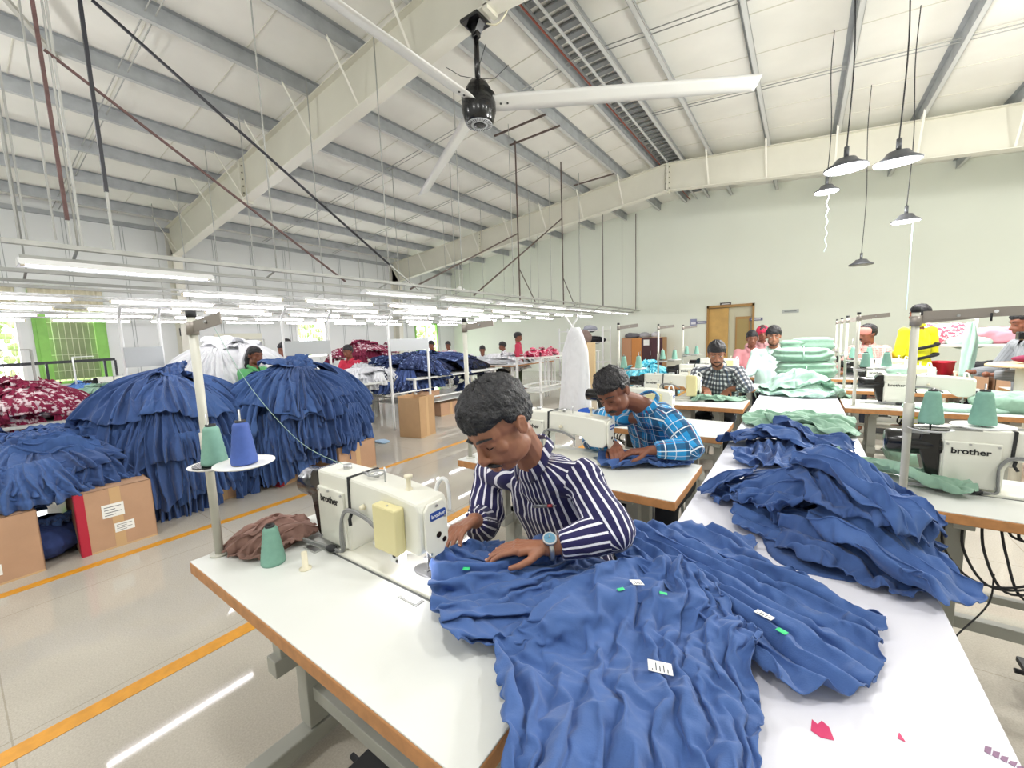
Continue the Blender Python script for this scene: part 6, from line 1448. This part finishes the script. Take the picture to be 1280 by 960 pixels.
# ------------------------------------------------------------ machines on the window side tables
for i,(x,y,z,l) in enumerate(((-9.6,1.5,.78,'white sewing machine silhouetted before the green framed window'),(-12.2,3.3,.78,'white sewing machine by the notice board wall'),(-6.9,3.5,.80,'white sewing machine beside the tall white mound'),(-9.3,8.6,.78,'white sewing machine near the green lit doorway'),(-8.7,3.0,.82,'white sewing machine behind the red printed heap'))):
    m=machine(x,y,l,z=z); m.rotation_euler.z=PI/2 if i!=0 else PI/2
def l_stand(x,y,z,h,arm,lab,m=WHITEMETAL):
    t=thing('thread_stand',(x,y,z),lab,'thread stand'); b=MB(); b.cyl((x,y,z),(x,y,z+h),.012,n=8); b.build('pole',m,t); b=MB(); b.bar((x,y,z+h),(x,y+arm,z+h),.02,.012); b.build('guide_arm',m,t)
l_stand(-9.6,1.25,.78,.62,.25,'small white hooked stand before the green framed window')
l_stand(-7.2,.62,TZ,.75,-.3,'thin grey hooked stand rising from the maroon printed heap',GREYMETAL)
l_stand(-8.2,3.55,.8,.8,-.4,'thin grey hooked stand behind the tall white mound',GREYMETAL)
place(copy_tree(S0),(-1.57,1.75,TZ),'pale thread stand behind the head of the man in striped shirt')
t=thing('black_rail_frame',(-11,1.3,0),'black metal rail frame before the green framed window','rail'); b=MB()
b.bar((-11,-.4,1.28),(-11,2.0,1.32),.04,.05); b.build('top_rail',BLK,t)
for y in (.2,1.1,1.85,2.0): b=MB(); b.bar((-11,y,0),(-11,y,1.3),.035,.035); b.build('post',BLK,t)
# white dress on a hanger stand
t=thing('hanger_stand',(-1.75,3.5,0),'white stand with forked top holding the hanging white dress','stand'); b=MB(); b.cyl((-1.78,3.5,0),(-1.78,3.5,1.56),.014,n=8); b.tube(smooth_path([(-1.86,3.47,1.68),(-1.80,3.5,1.58),(-1.78,3.5,1.54),(-1.76,3.5,1.58),(-1.69,3.53,1.68)]),.009,n=6); b.build('forked_pole',WHITEMETAL,t); b=MB(); b.box((-2.0,3.3,0),(-1.56,3.7,.02)); b.build('base',WHITEMETAL,t)
n=40; P=[]
for i in range(24):
    u=i/23; z=1.54-u*.9; row=[]; w=.05+.09*min(1,u*4)**.7+.05*u; dd=.04+.05*u
    for k in range(n):
        a=2*PI*k/n; r_=1+.12*u*math.sin(a*7+1)+.07*u*math.sin(a*13+u*3); row.append((-1.75+w*math.cos(a)*r_-.02*u,3.5-w*.35*math.cos(a)+dd*math.sin(a)*r_,z+.015*math.sin(a*3)*u))
    P.append(row)
b=MB(); b.grid(P,closed=True); o=b.build('white_dress',WHITEC,smooth=True,solid=.003); tag(o,'long white dress hanging behind the man in blue checks','dress')
# small blue bits
for k,(u,v,l) in enumerate(((699,508,'small blue cloth scrap on the bare table behind the white machine'),(676,515,'pale blue crumpled bag on the bare table next to the blue scrap'))):
    c=atz(u,v,TZ); c.x=max(c.x,-1.5+.12*k); c.y=3.15; b=MB(); b.ell((c.x,c.y+.05,TZ+.03),(.08,.06,.035),16,10); me=remesh(b,.008,1,.4,wrinkle_disp(.03,k)); o=bpy.data.objects.new('cloth_scrap',me); me.materials.append(mat('scrap_blue','#2f63c8',.8) if k==0 else mat('scrap_pale','#a9c4dd',.7)); COL.objects.link(o); tag(o,l,'cloth')
c=atz(478,553,0); b=MB(); b.ell((c.x,c.y,.015),(.14,.09,.02),14,8); me=remesh(b,.012,1,.4,wrinkle_disp(.03,3)); o=bpy.data.objects.new('cloth_scrap',me); me.materials.append(mat('scrap_pale','#a9c4dd',.7)); COL.objects.link(o); tag(o,'pale blue cloth scrap dropped on the floor by the ruffled heap','cloth')
# ------------------------------------------------------------ far end furniture
t=thing('wardrobe',(-4.6,14.7,0),'far cabinet with two orange and two dark maroon doors','wardrobe'); b=MB(); b.use(mat('wardrobe_side','#b98c63',.6)); b.box((-5.35,14.45,0),(-3.9,14.98,1.32),.005); b.build('body',None,t)
for k,(c_) in enumerate(('#b98a68','#c68445','#45242b','#4a2730')):
    x=-5.34+k*.36; b=MB(); b.use(mat('wardrobe_door'+c_,c_,.5)); b.box((x+.005,14.42,.03),(x+.355,14.45,1.3),.004); d=b.build('door',None,t); b=MB(); b.use(STEEL); b.cyl((x+.32,14.41,.7),(x+.32,14.41,.85),.008,n=6); b.build('handle',None,d)
b=MB(); b.use(PAPER); b.box((-4.55,14.41,1.05),(-4.35,14.418,1.25)); b.build('notice',None,t)
r=random.Random(8)
for k,(x,w,c_,l) in enumerate(((-5.05,.28,'#6b6a70','dark grey bundle on top of the far cabinet'),(-4.6,.2,'#a9a9b0','pale grey bag on top of the far cabinet'),(-4.2,.16,'#c9c9cf','whitish bag on top of the far cabinet'))):
    b=MB(); b.ell((x,14.7,1.40),(w,.2,.11),14,8); me=remesh(b,.02,1,.4,wrinkle_disp(.05,k)); o=bpy.data.objects.new('bundle',me); me.materials.append(mat('bundle'+c_,c_,.8)); COL.objects.link(o); tag(o,l,'bag')
t=thing('storage_rack',(-6.4,13.6,0),'open storage rack with black and blue cloth by the end wall','rack')
for z in (.5,1.2,1.62): b=MB(); b.box((-7.3,13.3,z),(-5.6,14.0,z+.025)); b.build('shelf',WHITEMETAL,t)
for x in (-7.3,-6.5,-5.6): b=MB(); b.box((x-.02,13.3,0),(x+.02,13.34,1.75)); b.box((x-.02,13.96,0),(x+.02,14.0,1.75)); b.build('post',WHITEMETAL,t)
for k,(x,z,w,m,l) in enumerate(((-6.1,1.3,.5,BLACKC,'black cloth heap on the open storage rack'),(-6.5,1.36,.22,NAVYC,'navy cloth bundle on the open storage rack'),(-6.2,1.7,.25,mat('rack_grey','#8d8f99',.8),'grey cloth bundle on the rack\'s top shelf'))):
    b=MB(); b.ell((x,13.6,z),(w,.25,.13),14,8); me=remesh(b,.02,1,.4,wrinkle_disp(.06,k)); o=bpy.data.objects.new('cloth_bundle',me); me.materials.append(m); COL.objects.link(o); tag(o,l,'cloth')
t=thing('pillar_cabinet',(-3.75,8.0,0),'narrow tan board panel beside the white dress','panel')
b=MB(); b.box((-4.15,8.9,.1),(-3.95,8.95,1.3)); b.build('panel_board',mat('tan_board','#d8bf94',.6),t)
b=MB(); b.ell((-4.6,9.6,1.42),(.26,.18,.2),16,10); me=remesh(b,.02,1,.4,wrinkle_disp(.04,2)); o=bpy.data.objects.new('hanging_bag',me); me.materials.append(mat('brown_bag','#7b6a64',.8,var=.1)); COL.objects.link(o); tag(o,'brown backpack hanging behind the white dress','bag')
# signs and notices
def sign(u,v,w,h,c_,lab,y=None,x=None,txt=None,tc='#e8e8ea'):
    m=mat('sign'+c_,c_,.5)
    if y: p=aty(u,v,y); b=MB(); b.use(m); b.box((p.x-w/2,y-.02,p.z-h/2),(p.x+w/2,y,p.z+h/2)); b.use(mat('sign_print'+tc,tc,.6)); b.box((p.x-w*.36,y-.022,p.z-h*.14),(p.x+w*.36,y-.02,p.z+h*.14))
    else: p=atx(u,v,x); b=MB(); b.use(m); b.box((x,p.y-w/2,p.z-h/2),(x+.02,p.y+w/2,p.z+h/2)); b.use(mat('sign_print'+tc,tc,.6)); b.box((x+.02,p.y-w*.36,p.z-h*.3),(x+.022,p.y+w*.36,p.z-h*.05)); b.box((x+.02,p.y-w*.36,p.z+h*.1),(x+.022,p.y+w*.2,p.z+h*.3))
    tag(b.build('wall_sign',None),lab,'sign')
sign(907,380,.32,.09,'#3a3536','small dark sign above the ochre door',y=14.99)
sign(945,399,.36,.09,'#57597d','small violet grey sign beside the ochre door',y=14.99)
sign(988,389,.42,.1,'#b9c0bd','pale sign plate on the green end wall',y=14.99,tc='#7f8685')
sign(877,403,.34,.09,'#7c7fa3','small violet strip sign on the window side of the ochre door',y=14.99)
sign(867,404,.2,.28,'#8f93b5','violet and white notice on the green end wall',y=14.99,tc='#e9e9f2')
sign(300,432,1.3,.75,'#e3e3d2','large cream notice board on the panel wall',x=-14.19,tc='#cfd0bd')
sign(232,415,.28,.22,'#4a4c50','small black framed clock display on the panel wall',x=-14.19,tc='#e8ecef')
# ------------------------------------------------------------ across the aisle
def lumps(name,c,r,m,lab,seed,vox=.014,amp=.05,cat='cloth',group=None):
    b=MB(); b.ell(c,r,22,14); rs=random.Random(seed)
    for k in range(5): b.ell((c[0]+rs.uniform(-.6,.6)*r[0],c[1]+rs.uniform(-.6,.6)*r[1],c[2]+rs.uniform(0,.5)*r[2]),(r[0]*.5,r[1]*.5,r[2]*.6),14,8)
    me=remesh(b,vox,1,.4,wrinkle_disp(amp,seed)); o=bpy.data.objects.new(name,me); me.materials.clear(); me.materials.append(m); COL.objects.link(o); return tag(o,lab,cat,group)
lumps('mint_garment_bundle',(1.38,4.72,.83),(.26,.16,.09),MINT,'mint cloth bundle at the picture edge on the second table across the aisle',1)
lumps('mint_cloth',(1.0,4.62,.785),(.3,.1,.03),MINT_PALE,'flat mint cloth under the second machine across the aisle',2)
lumps('mint_cloth',(.72,4.95,1.05),(.09,.06,.05),MINT_PALE,'pale mint cloth thrown over the second machine across the aisle',3,vox=.008,amp=.02)
lumps('mint_cloth',(.75,4.5,.42),(.16,.2,.1),MINT,'mint cloth stuffed under the second table across the aisle',4)
lumps('printed_cloth',(1.62,8.3,1.3),(.26,.2,.16),stack_cloth('pink_white_print','#c9596f','#f3dfe4',30,.5),'pink and white printed heap on the far rack behind the person in yellow',5,vox=.02)
lumps('pink_cloth',(2.05,8.2,1.27),(.3,.2,.12),mat('pink_cloth','#ec9fb0',.85),'plain pink heap on the far rack, with mint cloth at its side',6,vox=.02)
lumps('mint_cloth',(1.85,8.1,1.2),(.22,.2,.09),MINT_PALE,'mint cloth heap draped at the far rack edge',7,vox=.02)
plain_table(1.3,3.2,7.9,8.7,1.17,'far white rack table holding pink and mint heaps')
t=thing('red_bin',(1.5,7.6,0),'bright red plastic bin under the far rack table','bin'); b=MB(); b.use(mat('red_plastic','#d02340',.4)); b.lathe([(.001,.6),(.10,.6),(.13,.95),(.14,.95),(.14,.97),(.125,.97),(.09,.62)],(1.5,7.6,0),4); b.build('bin_body',None,t)
carton(Vector((1.75,7.6,0)),.3,.3,.8,0,'tan carton under the far rack table beside the red bin'); carton(Vector((2.15,7.6,0)),.4,.3,.8,0,'wide tan carton under the far rack table, with black cloth on it')
lumps('black_cloth',(2.0,7.6,.9),(.26,.16,.07),BLACKC,'black cloth lying over the wide tan carton',8,vox=.02)
# hanging mint cloth
n=30; P=[]
for i in range(20):
    u=i/19; z=1.47-u*.55; row=[]; w=.018+.026*min(1,u*3)-.012*max(0,u-.6)
    for k in range(n):
        a=2*PI*k/n; r_=1+.25*math.sin(a*5+u*4); row.append((1.37+w*math.cos(a)*r_+.006*math.sin(u*5),6.0+.05*math.sin(a)*r_,z))
    P.append(row)
b=MB(); b.grid(P,closed=True); tag(b.build('hanging_mint_cloth',MINT_PALE,smooth=True,solid=.003),'long mint cloth strip hanging before the far rack table','cloth')
t=thing('hanging_pole_stand',(1.42,6.05,0),'white pole the long mint cloth strip hangs from','stand'); b=MB(); b.cyl((1.42,6.05,0),(1.42,6.05,1.5),.012,n=8); b.bar((1.42,6.05,1.5),(1.3,6.0,1.5),.014,.014); b.build('pole',WHITEMETAL,t)
# round wooden table with grey person
t=thing('round_table',(1.62,5.3,0),'round wooden topped table with thick cream legs at the picture edge','table'); b=MB(); b.use(mat('pale_wood','#d9b98f',.5,var=.06)); b.lathe([(.001,1.10),(.28,1.10),(.30,1.09),(.30,1.075),(.001,1.07)],(1.62,5.3,0),32); b.build('table_top',None,t)
for x,y in ((1.5,5.2),(1.72,5.2),(1.6,5.45)): b=MB(); b.cyl((x,y,0),(x,y,1.08),.035,n=12); b.build('leg',CREAM2,t)
lumps('maroon_box_cloth',(1.6,5.3,1.14),(.14,.09,.035),MAROON,'dark maroon cloth on the round wooden table',9,vox=.012,amp=.02)
b=MB(); b.use(BLACKP); b.box((1.48,5.25,1.30),(1.6,5.33,1.37),.01); b.use(WHITEMETAL); b.cyl((1.54,5.29,1.09),(1.54,5.29,1.3),.008,n=6); tag(b.build('thread_spool_head',None),'small black spool head on a stem above the round table','spool')
plain_table(1.7,2.9,4.9,6.4,.78,'white table behind the round wooden table',edge=WOOD_EDGE)
b=MB(); b.box((.34,2.2,.12),(.9,2.35,.2)); 
# side long stool and floor cable near the lower right
t=thing('bench',(1.1,1.75,0),'low grey metal bench frame beside the aisle table','bench'); b=MB(); b.box((.62,1.5,.2),(1.9,1.68,.26),.004); b.build('seat',LEGM,t)
for x in (.75,1.8): b=MB(); b.box((x-.02,1.52,0),(x+.02,1.66,.2)); b.build('leg',LEGM,t)
# pen in the shirt pocket
a=aty(667,633,1.135); c=aty(695,632,1.13); b=MB(); b.use(mat('pen_grey','#8c9097',.3,metal=.4)); b.cyl(a,a.lerp(c,.65),.0055,n=10); b.use(mat('pen_red','#c8505a',.4)); b.cyl(a.lerp(c,.65),a.lerp(c,.85),.005,n=10); b.use(STEEL); b.cyl(a.lerp(c,.85),c,.003,n=8); tag(b.build('pen',None),'silver pen with red band clipped across the striped shirt','pen')

lumps('crumpled_bag',(-1.07,.80,.795),(.085,.035,.02),mat('clear_bag','#dcdce2',.25,coat=.4),'crumpled pale plastic bag tucked under the arm of the nearest sewing machine',12,vox=.004,amp=.016,cat='bag')
EXPO=.06
# ------------------------------------------------------------ render look
sc.view_settings.view_transform='Standard'; sc.view_settings.look='None'; sc.view_settings.gamma=1; sc.view_settings.use_curve_mapping=False
sc.view_settings.exposure=EXPO if 'EXPO' in globals() else 0
sc.cycles.use_denoising=True; sc.cycles.max_bounces=8; sc.cycles.diffuse_bounces=5; sc.cycles.glossy_bounces=3; sc.cycles.transmission_bounces=3
sc.cycles.use_light_tree=True; sc.cycles.sample_clamp_indirect=6; sc.cycles.caustics_reflective=False; sc.cycles.caustics_refractive=False
